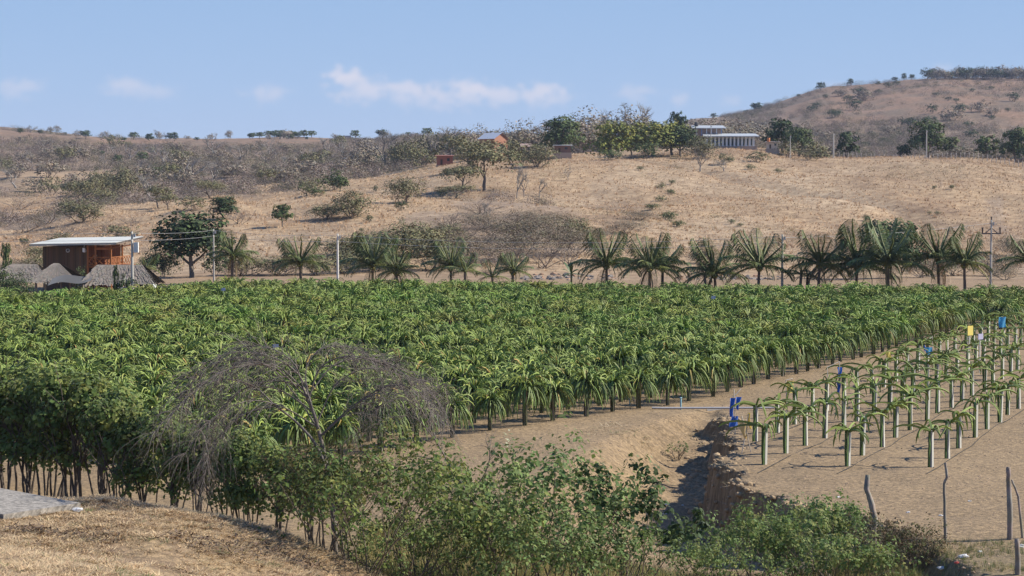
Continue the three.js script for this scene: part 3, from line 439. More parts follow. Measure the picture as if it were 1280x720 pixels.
{
  const tuft = (seed, n, lean, w) => { const r = rng(seed), g = new G(); for (let k = 0; k < n; k++) { const a = r() * 6.283, l = 0.6 + r() * 0.5, c = vary(W1, r, 0.3), o = lean * (0.4 + r()), x = (r() - 0.5) * 0.35, z = (r() - 0.5) * 0.35, s = w * (0.6 + r() * 0.8); const A = g.v(x - Math.sin(a) * s, 0, z + Math.cos(a) * s, c), B = g.v(x + Math.sin(a) * s, 0, z - Math.cos(a) * s, c), T = g.v(x + Math.cos(a) * o, l, z + Math.sin(a) * o, c); g.tri(A, B, T); } return g.geo(); };
  const puff = (seed, n) => { const r = rng(seed), g = new G(); for (let k = 0; k < n; k++) { const d = rdir(r); d[1] = Math.abs(d[1]); const q = 0.25 + 0.3 * Math.sqrt(r()), nn = unit([d[0] + (r() - 0.5), d[1] + (r() - 0.2), d[2] + (r() - 0.5)]), t = rdir(r), dt = t[0] * nn[0] + t[1] * nn[1] + t[2] * nn[2]; g.leaf(d[0] * q, d[1] * q * 1.3, d[2] * q, unit([t[0] - dt * nn[0], t[1] - dt * nn[1] + 0.3, t[2] - dt * nn[2]]), nn, 0.045 + r() * 0.06, 0.018 + r() * 0.028, vary(W1, r, 0.6)); } return g.geo(); };
  const fan = (d0, d1, u0, u1) => (r) => { const d = Math.sqrt(lerp(d0 * d0, d1 * d1, r())), u = lerp(u0, u1, r()); return [(u - 640) / F * d, d]; };
  const near = fan(255, 640, -250, 1530), mid = fan(380, 1350, -250, 1150), farh = fan(640, 1750, 900, 1500);
  scatter('dry_grass', 'dry tan grass tufts covering the near hillside', 'grass', tuft(3, 7, 0.5, 0.05), M.dry, 90000, 61, (r) => { const p = near(r); return scrubAt(...p) > r() * 1.2 || (p[1] < 275 && r() < 0.5) ? null : p; }, (r) => { const s = 0.18 + r() * r() * 0.5; return [s * 1.6, s]; }, (r, p) => { const n = fbm(p[0] * 0.05, p[1] * 0.04, 3), k = 0.82 + r() * 0.36; return [0.56 * k, (0.405 + (n - 0.5) * 0.08) * k, (0.25 + (n - 0.5) * 0.1) * k]; });
  scatter('grey_scrub', 'grey purple leafless scrub covering the hills behind', 'scrub', puff(4, 190), M.far_leaf, 19000, 62, (r) => { const p = mid(r); return scrubAt(...p) * (0.35 + 1.3 * fbm(p[0] * 0.03 + 7, p[1] * 0.02, 3)) > 0.22 + r() * 0.72 ? p : null; }, (r, p) => { const s = (1.6 + r() * r() * 5) * (p[1] < 450 ? 0.7 : 1); return [s * 1.2, s]; }, (r, p) => { const t = r() * 0.75 + 0.55 * fbm(p[0] * 0.025, p[1] * 0.018 + 30, 3) - 0.12, k = 0.65 + r() * 0.5; return t < 0.6 ? [0.27 * k, 0.21 * k, 0.175 * k] : t < 0.8 ? [0.215 * k, 0.185 * k, 0.115 * k] : [0.12 * k, 0.125 * k, 0.06 * k]; });
  scatter('far_hill_scrub', 'low grey scrub on the foot of the far hill', 'scrub', puff(5, 160), M.far_leaf, 6500, 63, (r) => { const p = farh(r), s = scrubAt(...p); return s > 0.3 + r() * 0.6 || r() < 0.05 + 0.35 * sstep(0.5, 0.7, fbm(p[0] * 0.02, p[1] * 0.02, 3)) ? p : null; }, (r) => { const s = 2.2 + r() * 4; return [s * 1.2, s]; }, (r) => { const k = 0.75 + r() * 0.5, t = r(); return t < 0.6 ? [0.26 * k, 0.205 * k, 0.165 * k] : [0.14 * k, 0.135 * k, 0.075 * k]; });
  scatter('slope_weeds', 'small green and brown weeds speckling the dry slope', 'weeds', puff(6, 60), M.far_leaf, 2600, 64, (r) => { const p = fan(258, 600, 500, 1500)(r), u = 640 + F * p[0] / p[1], line = Math.abs(u - 835 - (p[1] - 400) * 0.12) < 16; return line || fbm(p[0] * 0.04, p[1] * 0.03, 3) > 0.52 + r() * 0.2 ? p : null; }, (r) => { const s = 0.5 + r() * r() * 1.5; return [s * 1.3, s]; }, (r) => { const k = 0.7 + r() * 0.6; return r() < 0.4 ? [0.10 * k, 0.13 * k, 0.04 * k] : [0.22 * k, 0.165 * k, 0.105 * k]; });
  scatter('mound_grass', 'dry straw coloured grass matted over the roadside mound', 'grass', tuft(7, 9, 1.5, 0.07), M.dry, 85000, 65, (r) => { const x = lerp(-14, -2.6, r()), d = lerp(29, 48.5, r()); return mound(x, d) > 0.7 && d > 32.6 - (x + 7.9) && fbm(x * 0.9, d * 0.7 + 7, 3) < 0.45 + r() * 0.4 ? [x, d] : null; }, (r) => { const s = 0.035 + r() * r() * 0.09; return [s * 1.9, s * 0.7]; }, (r, p) => { const g = fbm(p[0] * 0.6 + 4, p[1] * 0.6, 3), k = 0.6 + r() * 0.55; return r() < (g > 0.6 ? 0.3 : 0.03) ? [0.13 * k, 0.15 * k, 0.05 * k] : r() < 0.25 ? [0.30 * k, 0.20 * k, 0.12 * k] : [0.56 * k, 0.41 * k, 0.235 * k]; });
  scatter('verge_grass', 'pale green and straw long grass along the foot of the bank', 'grass', tuft(8, 9, 0.45, 0.02), M.dry, 16000, 66, (r) => { const x = lerp(-4, 15, r()), d = lerp(48, 58.5, r()); return (x > 10.6 && (d > 56.6 + (r() - 0.5) * 1.5 || fbm(x * 0.8, d * 0.8, 3) < 0.3 + r() * 0.3)) || mound(x, d) > 1.2 ? null : [x, d]; }, (r, p) => { const s = (0.15 + r() * 0.35) * (p[0] > 10.6 ? 0.42 : 1); return [s, s]; }, (r, p) => { const k = 0.7 + r() * 0.6, g = fbm(p[0] * 0.35, p[1] * 0.35, 3); return r() < (g - 0.25) * 1.6 ? [0.13 * k, 0.17 * k, 0.05 * k] : [0.38 * k, 0.31 * k, 0.13 * k]; });
  scatter('soil_clods', 'loose clods and dry bits scattered on the bare soil', 'soil', (() => { const g = new THREE.IcosahedronGeometry(1, 0); const n = g.attributes.position.count; g.setAttribute('color', new THREE.Float32BufferAttribute(new Array(n * 3).fill(1), 3)); return g; })(), M.dry, 42000, 67, (r) => { const x = lerp(-6, 24, r()), d = lerp(52, 115, Math.pow(r(), 1.4)); return [x, d]; }, (r) => { const s = 0.014 + r() * r() * 0.055; return [s, s * 0.75]; }, (r) => { const k = 0.6 + r() * 0.6; return [0.33 * k, 0.235 * k, 0.155 * k]; });
  scatter('field_litter', 'dry fallen stems and leaf litter under the plants', 'litter', tuft(9, 5, 1.2, 0.04), M.dry, 5000, 68, (r) => { const s = spots[Math.floor(r() * Math.min(340, spots.length))]; return [s[0] + (r() - 0.5) * 1.6, s[1] + (r() - 0.5) * 1.6]; }, (r) => { const s = 0.08 + r() * 0.1; return [s * 2, s * 0.6]; }, (r) => { const k = 0.7 + r() * 0.6; return [0.25 * k, 0.18 * k, 0.11 * k]; });
  scatter('bank_clods', 'crumbled earth clods along the cut edge of the ditch', 'soil', (() => { const g = new THREE.IcosahedronGeometry(1, 1), p = g.attributes.position; for (let k = 0; k < p.count; k++) { const f = 0.8 + 0.4 * vnoise(p.getX(k) * 3 + 9, p.getY(k) * 3 + p.getZ(k) * 5 + 9); p.setXYZ(k, p.getX(k) * f, p.getY(k) * f, p.getZ(k) * f); } g.computeVertexNormals(); g.setAttribute('color', new THREE.Float32BufferAttribute(new Array(p.count * 3).fill(1), 3)); return g; })(), M.dry, 900, 73, (r) => { const d = lerp(59, 88, r()), w = (r() + r() - 1) * 1.3; return [table(GXR, d) - 0.3 + w, d]; }, (r) => { const s = 0.03 + r() * r() * 0.16; return [s, s * 0.8]; }, (r) => { const k = 0.75 + r() * 0.4; return [0.36 * k, 0.26 * k, 0.155 * k]; });
  scatter('dry_stalks', 'pale dry stalks and roots strewn on the ditch slope', 'debris', tuft(12, 5, 1.6, 0.03), M.dry, 2600, 72, (r) => { const d = lerp(56, 88, r()), x = lerp(table(GXL, d) - 1.5, table(GXR, d) + 0.3, r()); return fbm(x * 0.5, d * 0.4, 3) > 0.42 + r() * 0.2 ? [x, d] : null; }, (r) => { const s = 0.07 + r() * r() * 0.25; return [s * 1.6, s * 0.6]; }, (r) => { const k = 0.5 + r() * 0.7; return r() < 0.12 ? [0.13 * k, 0.17 * k, 0.05 * k] : [0.46 * k, 0.36 * k, 0.24 * k]; });
  scatter('roadside_rubble', 'grey stones and rubble heaped along the far roadside', 'rubble', (() => { const g = new THREE.DodecahedronGeometry(1, 0); const n = g.attributes.position.count; g.setAttribute('color', new THREE.Float32BufferAttribute(new Array(n * 3).fill(1), 3)); return g; })(), M.dry, 220, 69, (r) => { const u = lerp(640, 1010, r()), d = lerp(228, 250, r()); return fbm(u * 0.03, 2, 2) > 0.42 ? [(u - 640) / F * d, d] : null; }, (r) => { const s = 0.12 + r() * r() * 0.5; return [s, s * 0.7]; }, (r) => { const k = 0.6 + r() * 0.7; return r() < 0.3 ? [0.36 * k, 0.22 * k, 0.14 * k] : [0.20 * k, 0.175 * k, 0.155 * k]; });
}

// ------------------------------------------------------------------ coconut palms along the far road
{
  const C1 = [0.075, 0.115, 0.032], C2 = [0.14, 0.165, 0.045], C3 = [0.26, 0.23, 0.06];
  function frond(seed, len, rise, droop, col) {
    const r = rng(seed), g = new G(), path = []; const n = 9;
    for (let k = 0; k <= n; k++) { const t = k / n; path.push([len * (Math.sin(t * 1.25) / Math.sin(1.25)) * Math.cos(rise * 0.8) , len * (Math.sin(rise) * t - droop * t * t), (r() - 0.5) * 0.03]); }
    g.tube(path, path.map((_, k) => 0.035 * (1 - 0.8 * k / n)), 4, mixc(col, C3, 0.3));
    for (let k = 0; k < 32; k++) for (const s of [-1, 1]) {
      const t = 0.12 + 0.88 * k / 32, i = Math.min(n - 1, Math.floor(t * n)), f = t * n - i, p = path[i].map((v, m) => lerp(v, path[i + 1][m], f)), L = len * 0.30 * Math.sin(Math.PI * (0.18 + 0.74 * t)) * (0.85 + r() * 0.3), hang = 0.5 + r() * 0.5;
      const c = vary(r() < 0.2 ? mixc(col, C3, 0.4) : col, r, 0.4), w = 0.0095, q = [p[0] + L * 0.35, p[1] - L * 0.12 * hang, p[2] + s * L * 0.6], e = [p[0] + L * 0.6, p[1] - L * 0.7 * hang, p[2] + s * L * 0.82];
      const a = g.v(p[0] - w, p[1], p[2], c), b = g.v(p[0] + w, p[1], p[2], c), x = g.v(q[0] - w, q[1], q[2], c), y = g.v(q[0] + w, q[1], q[2], c), z = g.v(...e, c); g.tri(a, b, x); g.tri(b, y, x); g.tri(x, y, z);
    }
    return g.geo();
  }
  const low = [1, 2].map((s) => frond(s, 1, 0.35, 0.7, C2)), midf = [3, 4, 5].map((s) => frond(s, 1, 0.62, 0.55, C1)), up = [6, 7, 8].map((s) => frond(s, 1, 1.15, 0.25, C1)), yel = [9].map((s) => frond(s, 1, 0.0, 0.8, C3)), dead = [10].map((s) => frond(s, 1, -0.1, 0.85, [0.20, 0.13, 0.07]));
  const trunkOf = (h, seed) => { const r = rng(seed), g = new G(), p = [], lean = 0; for (let k = 0; k <= 8; k++) p.push([lean * (k / 8) ** 2, -0.1 + (h + 0.1) * k / 8, 0]); g.tube(p, p.map((_, k) => (k === 0 ? 0.21 : 0.15 - 0.03 * k / 8)), 8, [0.13, 0.10, 0.085]); return g.geo(); };
  const list = [[376, 331, 290, 34], [466, 335, 291, 34], [496, 342, 312, 30], [564, 336, 298, 32], [582, 342, 312, 22], [616, 349, 322, 18], [640, 341, 313, 26], [759, 334, 286, 38], [812, 337, 292, 32], [828, 336, 299, 30], [882, 346, 322, 22], [895, 345, 297, 34], [948, 336, 284, 38], [1009, 348, 326, 20], [1023, 333, 286, 34], [1070, 336, 276, 40], [1111, 332, 272, 38], [1175, 325, 276, 42], [1207, 332, 291, 32], [1287, 330, 290, 38], [290, 322, 288, 28], [180, 338, 318, 22], [1000, 345, 318, 22]];
  const r = rng(71);
  list.forEach(([px, cy, ty, wp], n) => {
    const d = 224 - px / 1280 * 36 + (n % 2) * 3, x = xAt(px, d), y = groundY(x, -d), ch = yAt(cy - 3, d) - y, len = Math.max((yAt(ty, d) - yAt(cy, d)) * 0.95, wp / F * d) * 0.97, small = wp < 24;
    const o = thing(small ? 'young_palm' : 'coconut_palm', small ? 'short young palm with few fronds in the roadside palm row' : 'coconut palm with arching dark green fronds beyond the dragon fruit field', 'palm', [x, y, -d], 0, small ? 'young palms of the roadside row' : 'coconut palms of the roadside row');
    part(o, 'trunk', trunkOf(ch, n), M.wood); o.rotation.z = (r() - 0.5) * 0.16; o.rotation.x = (r() - 0.5) * 0.1;
    const put = (geo, a, s, tip) => { const f = part(o, 'frond', geo, M.palm); f.position.set(0, ch - 0.05, 0); f.rotation.set(0, a, tip, 'YXZ'); f.scale.setScalar(len * s); };
    const k = small ? 9 : 21;
    for (let m = 0; m < k; m++) { const a = m * 2.39996 + r() * 0.4, q = m / k; q < 0.24 ? put(low[m % 2], a, 0.9 + r() * 0.15, 0) : q < 0.55 ? put(midf[m % 3], a, 1.0 + r() * 0.25, 0.1 + (r() - 0.5) * 0.3) : put(up[m % 3], a, 1.0 + r() * 0.35, 0.1 + (r() - 0.3) * 0.4); }
    if (!small) for (let m = 0; m < 1 + n % 3; m++) put(m ? dead[0] : yel[0], r() * 6.28, 0.75 + r() * 0.2, m ? -0.7 : 0);
    if (!small) { const g = new G(); for (let m = 0; m < 6; m++) { const a = m * 1.05; const s = new THREE.IcosahedronGeometry(0.13, 1), P = s.attributes.position, c = m % 2 ? [0.30, 0.24, 0.05] : [0.12, 0.14, 0.04], o0 = g.n; for (let i = 0; i < P.count; i++) g.v(P.getX(i) + Math.cos(a) * 0.24, P.getY(i) - 0.22 - (m % 3) * 0.08, P.getZ(i) + Math.sin(a) * 0.24, c); for (let i = 0; i < P.count; i += 3) g.tri(o0 + i, o0 + i + 1, o0 + i + 2); } const q = part(o, 'coconut_cluster', g, M.palm); q.position.y = ch; }
  });
  // broad leaved banana plant among them
  const d = 212, x = xAt(714, d), y = groundY(x, -d), o = thing('banana_plant', 'small banana plant with broad torn leaves beside the roadside stones', 'plant', [x, y, -d]);
  const st = new G(); st.tube([[0, -0.05, 0], [0.02, 0.6, 0], [0.03, 1.3, 0.02]], [0.12, 0.1, 0.07], 7, [0.09, 0.11, 0.04]); part(o, 'stem', st, M.palm);
  for (let m = 0; m < 8; m++) { const g = new G(), a = m * 0.8, up2 = 0.3 + (m % 3) * 0.5; let prev = null; for (let k = 0; k <= 6; k++) { const t = k / 6, L = 1.5 * t, X = L * 0.75, Y = 1.25 + up2 * L - 0.55 * L * L * 0.6, w = 0.2 * Math.sin(Math.PI * clamp(t * 0.92 + 0.05, 0, 1)), c = [0.06, 0.10, 0.028], cur = [[X * Math.cos(a) - w * Math.sin(a), Y - w * 0.3, X * Math.sin(a) + w * Math.cos(a)], [X * Math.cos(a), Y, X * Math.sin(a)], [X * Math.cos(a) + w * Math.sin(a), Y - w * 0.3, X * Math.sin(a) - w * Math.cos(a)]]; if (prev) { g.quad(prev[0], prev[1], cur[1], cur[0], c); g.quad(prev[1], prev[2], cur[2], cur[1], c); } prev = cur; } part(o, 'leaf', g, M.palm); }
}

// ------------------------------------------------------------------ wooden house, thatched shelters, pickup by the field's far corner
{
  const d = 203, x0 = xAt(54, d), W = (142 - 54) / F * d, yb = groundY(xAt(105, d), -d), roofY = yAt(305, d) - yb, floor = yAt(332, d) - yb, D = 6.5, r = rng(12);
  const o = thing('wooden_house', 'two storey brown timber house with flat pale metal roof and open corner porch', 'house', [x0, yb, -d], -0.15);
  const bw = W * 0.66, board = (g, a, b, y0, y1, z, c, axis) => { for (let p = a; p < b - 0.01; p += 0.16) { const w = Math.min(0.15, b - p), cc = vary(c, r, 0.55), dd = 0.04 + r() * 0.012; axis ? g.box(z, (y0 + y1) / 2, -(p + w / 2), dd, y1 - y0, w, cc) : g.box(p + w / 2, (y0 + y1) / 2, z, w, y1 - y0, dd, cc); } };
  const front = new G(); board(front, 0, bw, -0.1, roofY - 0.25, 0, [0.115, 0.068, 0.038], 0); part(o, 'front_wall', front, M.wood);
  const left = new G(); board(left, 0, D, -0.1, roofY - 0.25, -0.03, [0.10, 0.055, 0.03], 1); part(o, 'side_wall', left, M.wood);
  const porchBack = new G(); board(porchBack, bw, W - 1.3, floor, roofY - 0.2, -1.9, [0.16, 0.062, 0.024], 0); part(o, 'porch_wall', porchBack, M.wood);
  const inner = new G(); board(inner, 0.05, 1.9, floor, roofY - 0.2, bw, [0.17, 0.065, 0.025], 1); part(o, 'porch_wall', inner, M.wood);
  const low = new G(); board(low, bw, W - 0.4, -0.1, floor - 0.2, -1.2, [0.13, 0.055, 0.026], 0); part(o, 'lower_wall', low, M.wood);
  const right = new G(); board(right, 1.9, D, floor, roofY - 0.15, W - 1.3, [0.20, 0.075, 0.028], 1); part(o, 'side_wall', right, M.wood);
  const back = new G(); board(back, 0, W - 1.3, -0.1, roofY - 0.25, -D, [0.11, 0.06, 0.03], 0); part(o, 'rear_wall', back, M.wood);
  const fl = new G(); fl.box((bw + W) / 2 + 0.1, floor - 0.09, -D / 2 + 0.2, W - bw + 0.5, 0.18, D, [0.22, 0.085, 0.03]); part(o, 'porch_floor', fl, M.wood);
  for (const [px, pz] of [[bw + 0.08, 0.25], [W - 1.45, 0.3], [W + 0.1, 0.3], [W + 0.1, -3], [W + 0.1, -6]]) { const g = new G(); g.box(px, (roofY - 0.1) / 2, pz, 0.15, roofY - 0.1, 0.15, [0.30, 0.11, 0.035]); part(o, 'porch_post', g, M.wood); }
  const rail = (ax, az, bx, bz) => { const g = new G(), c = [0.30, 0.11, 0.035], L = Math.hypot(bx - ax, bz - az), n = Math.max(2, Math.round(L / 0.75)); g.bar([ax, floor + 0.85, az], [bx, floor + 0.85, bz], 0.09, 0.06, c); g.bar([ax, floor + 0.12, az], [bx, floor + 0.12, bz], 0.07, 0.05, c); for (let k = 0; k < n; k++) { const p = (t) => [lerp(ax, bx, t), lerp(az, bz, t)], A = p(k / n), B = p((k + 1) / n); g.bar([A[0], floor + 0.12, A[1]], [B[0], floor + 0.85, B[1]], 0.05, 0.045, c); g.bar([A[0], floor + 0.85, A[1] + 0.05], [B[0], floor + 0.12, B[1] + 0.05], 0.05, 0.045, c); } part(o, 'railing', g, M.wood); };
  rail(bw + 0.1, 0.25, W - 1.45, 0.3); rail(W - 1.45, 0.3, W + 0.1, 0.3); rail(W + 0.1, 0.3, W + 0.1, -6);
  const hd = new G(); hd.bar([W - 1.5, roofY - 0.42, 0.3], [W + 0.2, roofY - 0.42, 0.3], 0.22, 0.08, [0.30, 0.11, 0.035]); hd.bar([W + 0.1, roofY - 0.35, 0.3], [W + 0.1, roofY - 0.2, -6], 0.2, 0.08, [0.28, 0.10, 0.033]); hd.bar([bw, floor + 0.2, 0.28], [bw + 0.75, floor + 1.1, 0.28], 0.09, 0.06, [0.28, 0.1, 0.033]); part(o, 'porch_beam', hd, M.wood);
  const rf = new G(), tilt = 0.035; const xa = -1.05, xb = W + 0.85, za = 1.0, zb = -D - 0.8, y1 = roofY, y2 = roofY + 0.42;
  const n = 62; for (let k = 0; k < n; k++) { const u0 = lerp(xa, xb, k / n), u1 = lerp(xa, xb, (k + 1) / n), um = (u0 + u1) / 2, e = (u) => tilt * (u - xa) * 0.6, c = vary([0.50, 0.51, 0.48], r, 0.12); rf.quad([u0, y1 + e(u0), za], [um, y1 + e(um) + 0.04, za], [um, y2 + e(um) + 0.04, zb], [u0, y2 + e(u0), zb], c); rf.quad([um, y1 + e(um) + 0.04, za], [u1, y1 + e(u1), za], [u1, y2 + e(u1), zb], [um, y2 + e(um) + 0.04, zb], c); }
  part(o, 'roof', rf, M.metal);
  const fa = new G(), e = (u) => tilt * (u - xa) * 0.6; fa.bar([xa, y1 - 0.09 + e(xa), za - 0.03], [xb, y1 - 0.09 + e(xb), za - 0.03], 0.17, 0.05, [0.33, 0.34, 0.32]); fa.bar([xb - 0.03, y1 - 0.1 + e(xb), za], [xb - 0.03, y2 - 0.1 + e(xb), zb], 0.16, 0.05, [0.10, 0.10, 0.10]); part(o, 'fascia', fa, M.metal);
  for (const px of [bw * 0.56, bw * 0.93]) { const g = new G(); g.tube([[px, roofY - 0.62, 0.03], [px, roofY - 0.62, 0.12]], 0.2, 12, [0.42, 0.42, 0.44]); g.tube([[px, roofY - 0.62, 0.1], [px, roofY - 0.62, 0.16]], 0.11, 10, [0.05, 0.05, 0.06]); part(o, 'wall_fan', g, M.metal); }
  const lamp = new G(); lamp.box(W * 0.62, roofY - 0.55, 0.35, 0.2, 0.4, 0.2, [0.75, 0.75, 0.75]); lamp.bar([W * 0.62, roofY - 0.3, 0.3], [W * 0.62, roofY - 0.05, 0.2], 0.05, 0.05, [0.4, 0.4, 0.4]); part(o, 'floodlight', lamp, M.paint);
  const hm = new G(); let prev = null; for (let k = 0; k <= 10; k++) { const t = k / 10, X = lerp(bw + 0.5, W - 1.55, t), Y = floor + 1.05 - 0.5 * Math.sin(Math.PI * t), w = 0.06 + 0.22 * Math.sin(Math.PI * t), c = k % 2 ? [0.62, 0.45, 0.10] : [0.70, 0.60, 0.40], cur = [[X, Y + w * 0.5, -0.3 - w], [X, Y, -0.3], [X, Y + w * 0.5, -0.3 + w]]; if (prev) { hm.quad(prev[0], prev[1], cur[1], cur[0], c); hm.quad(prev[1], prev[2], cur[2], cur[1], c); } prev = cur; }
  const hmm = single('hammock', hm, M.cloth, 'yellow and cream hammock hung across the timber house porch', 'hammock'); hmm.position.copy(o.position); hmm.rotation.y = -0.15;

  // palm thatched roofs: overlapping courses of straw on a hipped frame, standing on poles
  function hut(px0, px1, ridge0, ridge1, topY, eaveY, dist, depth, label, poles, seed) {
    const rr = rng(seed), X0 = xAt(px0, dist), X1 = xAt(px1, dist), R0 = xAt(ridge0, dist), R1 = xAt(ridge1, dist), base = groundY((X0 + X1) / 2, -dist), ty = yAt(topY, dist) - base, ey = yAt(eaveY, dist) - base, cx = (X0 + X1) / 2, t = thing('thatched_shelter', label, 'shelter', [cx, base, -dist - depth / 2]);
    const E = [[X0 - cx, ey, depth / 2], [X1 - cx, ey, depth / 2], [X1 - cx, ey, -depth / 2], [X0 - cx, ey, -depth / 2]], A = [R0 - cx, ty, 0], B = [R1 - cx, ty, 0], faces = [[E[0], E[1], B, A], [E[1], E[2], B, B], [E[2], E[3], A, B], [E[3], E[0], A, A]];
    const shell = new G(), straw = new G();
    for (const [a, b, c, dd] of faces) {
      shell.quad(a, b, c, dd, [0.22, 0.19, 0.16]);
      const at = (u, v) => { const p = a.map((q, k) => lerp(q, b[k], u)), q = dd.map((w, k) => lerp(w, c[k], u)); return p.map((w, k) => lerp(w, q[k], v)); };
      const nrm = new THREE.Vector3(b[0] - a[0], b[1] - a[1], b[2] - a[2]).cross(new THREE.Vector3(dd[0] - a[0] || c[0] - a[0], dd[1] - a[1], dd[2] - a[2] || c[2] - a[2])).normalize(); if (nrm.y < 0) nrm.negate();
      for (let row = 0; row < 12; row++) for (let k = 0; k < 64; k++) { const u = (k + rr()) / 64, v = row / 12 + rr() * 0.08, p = at(u, Math.min(1, v + 0.16)), q = at(clamp(u + (rr() - 0.5) * 0.05, 0, 1), v - 0.08 - rr() * 0.1), w = 0.06 * (0.6 + rr() * 0.8), lift = 0.03 + rr() * 0.06, side = unit([b[0] - a[0], 0, b[2] - a[2]]), cc = vary([0.225, 0.195, 0.165], rr, 0.35); const i0 = straw.v(p[0] + nrm.x * 0.02, p[1] + nrm.y * 0.02, p[2] + nrm.z * 0.02, cc), i1 = straw.v(q[0] + nrm.x * lift - side[0] * w, q[1] + nrm.y * lift, q[2] + nrm.z * lift - side[2] * w, cc), i2 = straw.v(q[0] + nrm.x * lift + side[0] * w, q[1] + nrm.y * lift - 0.03, q[2] + nrm.z * lift + side[2] * w, cc); straw.tri(i0, i1, i2); }
    }
    const roof = part(t, 'roof', shell, M.straw); part(roof, 'thatch', straw, M.straw);
    for (const q of poles) for (const z of [depth / 2 - 0.25, -depth / 2 + 0.25]) { const g = new G(), X = xAt(q, dist) - cx; g.tube([[X, -0.1, z], [X + 0.02, ey * 0.5, z], [X, ey + 0.25, z]], 0.075, 6, vary([0.34, 0.29, 0.25], rr, 0.3)); part(t, 'pole', g, M.wood); }
    return t;
  }
  hut(-22, 60, 8, 40, 331, 352, 186, 4.0, 'wide thatched shelter half hidden behind a green shrub', [-10, 20, 44], 1);
  hut(37, 96, 61, 67, 330, 351, 181, 4.0, 'peaked thatched shelter in front of the timber house', [43, 75, 92], 2);
  hut(99, 193, 115, 172, 332, 355, 179, 4.4, 'long ridged thatched shelter with open dark gable below the porch', [106, 117, 186], 3);
  // black shade netting slung between the shelters
  const net = new G(), dn = 179; let pr = null; for (let k = 0; k <= 14; k++) { const t = k / 14, px = lerp(60, 114, t), X = xAt(px, dn), y = yAt(357 - 7 * t - 2.5 * Math.sin(t * 6), dn), c = [0.014, 0.014, 0.016], cur = [[X, y, -dn + 0.4], [X, y + 0.55, -dn - 1.6]]; if (pr) net.quad(pr[0], cur[0], cur[1], pr[1], c); pr = cur; }
  single('shade_net', net, M.cloth, 'black shade net sagging between the thatched shelters', 'net');

  // white pickup, mostly behind the thatch and the crop
  const dp = 186, px = xAt(181, dp), py = groundY(px, -dp), car = thing('pickup_truck', 'white pickup truck parked at the end of the long thatched shelter', 'truck', [px, py + 0.02, -dp], 0), c = [0.72, 0.72, 0.70];
  const prof = (pts, w) => { const s = new THREE.Shape(); pts.forEach(([a, b], i) => i ? s.lineTo(a, b) : s.moveTo(a, b)); const g = new THREE.ExtrudeGeometry(s, { depth: w, bevelEnabled: true, bevelSize: 0.05, bevelThickness: 0.05, bevelSegments: 2 }); g.translate(0, 0, -w / 2); const n = g.attributes.position.count; g.setAttribute('color', new THREE.Float32BufferAttribute(Array.from({ length: n * 3 }, (_, i) => c[i % 3]), 3)); return g; };
  part(car, 'body', prof([[-2.3, 0.4], [-1.75, 0.4], [-1.6, 0.72], [-1.1, 0.72], [-0.95, 0.4], [0.95, 0.4], [1.1, 0.72], [1.6, 0.72], [1.75, 0.4], [2.3, 0.45], [2.3, 0.9], [1.1, 1.02], [-2.3, 1.02]], 1.6), M.car);
  part(car, 'cabin', prof([[-0.55, 1.0], [1.1, 1.0], [0.5, 1.62], [-0.45, 1.65]], 1.4), M.car);
  for (const s of [-1, 1]) { const g = new G(); g.quad([-0.4, 1.1, s * 0.77], [0.85, 1.1, s * 0.77], [0.45, 1.52, s * 0.765], [-0.36, 1.54, s * 0.765], [0.02, 0.025, 0.03]); part(car, 'window', g, M.glass); }
  for (const wx of [-1.35, 1.35]) for (const s of [-1, 1]) { const g = new THREE.TorusGeometry(0.25, 0.1, 8, 20); g.setAttribute('color', new THREE.Float32BufferAttribute(new Array(g.attributes.position.count * 3).fill(0.02), 3)); const w = part(car, 'wheel', g, M.rubber); w.position.set(wx, 0.35, s * 0.74); const h = new G(); h.tube([[0, 0, -0.05], [0, 0, 0.05]], 0.17, 12, [0.4, 0.4, 0.4]); part(w, 'rim', h, M.metal); }

  const P = (kind, name, label, cat, a) => plant(kind, name, label, cat, null, ...a);
  P('darkbush', 'garden_shrub', 'green garden shrub in front of the half hidden thatched shelter', 'shrub', [20, 366, 28, 46, 172]);
  P('greenbush', 'corner_shrub', 'leafy shrub at the roof corner of the half hidden thatched shelter', 'shrub', [2, 366, 34, 30, 175]);
  P('darkbush', 'pole_bush', 'round green bush at the foot of the pole before the long shelter', 'bush', [157, 366, 26, 26, 174]);
  P('mid', 'thin_tree', 'slim young tree standing up through the long thatched roof edge', 'tree', [144, 366, 38, 10, 174]);
  P('greenbush', 'peak_bush', 'light green bush between the peaked and the long shelter', 'bush', [100, 356, 22, 18, 187]);
  P('mid', 'papaya_tree', 'slender papaya like tree beside the left thatched shelter', 'tree', [7, 362, 62, 16, 192]);
  P('olive', 'house_shrub', 'grey olive shrub behind the left end of the timber house', 'shrub', [44, 350, 34, 44, 250]);
}

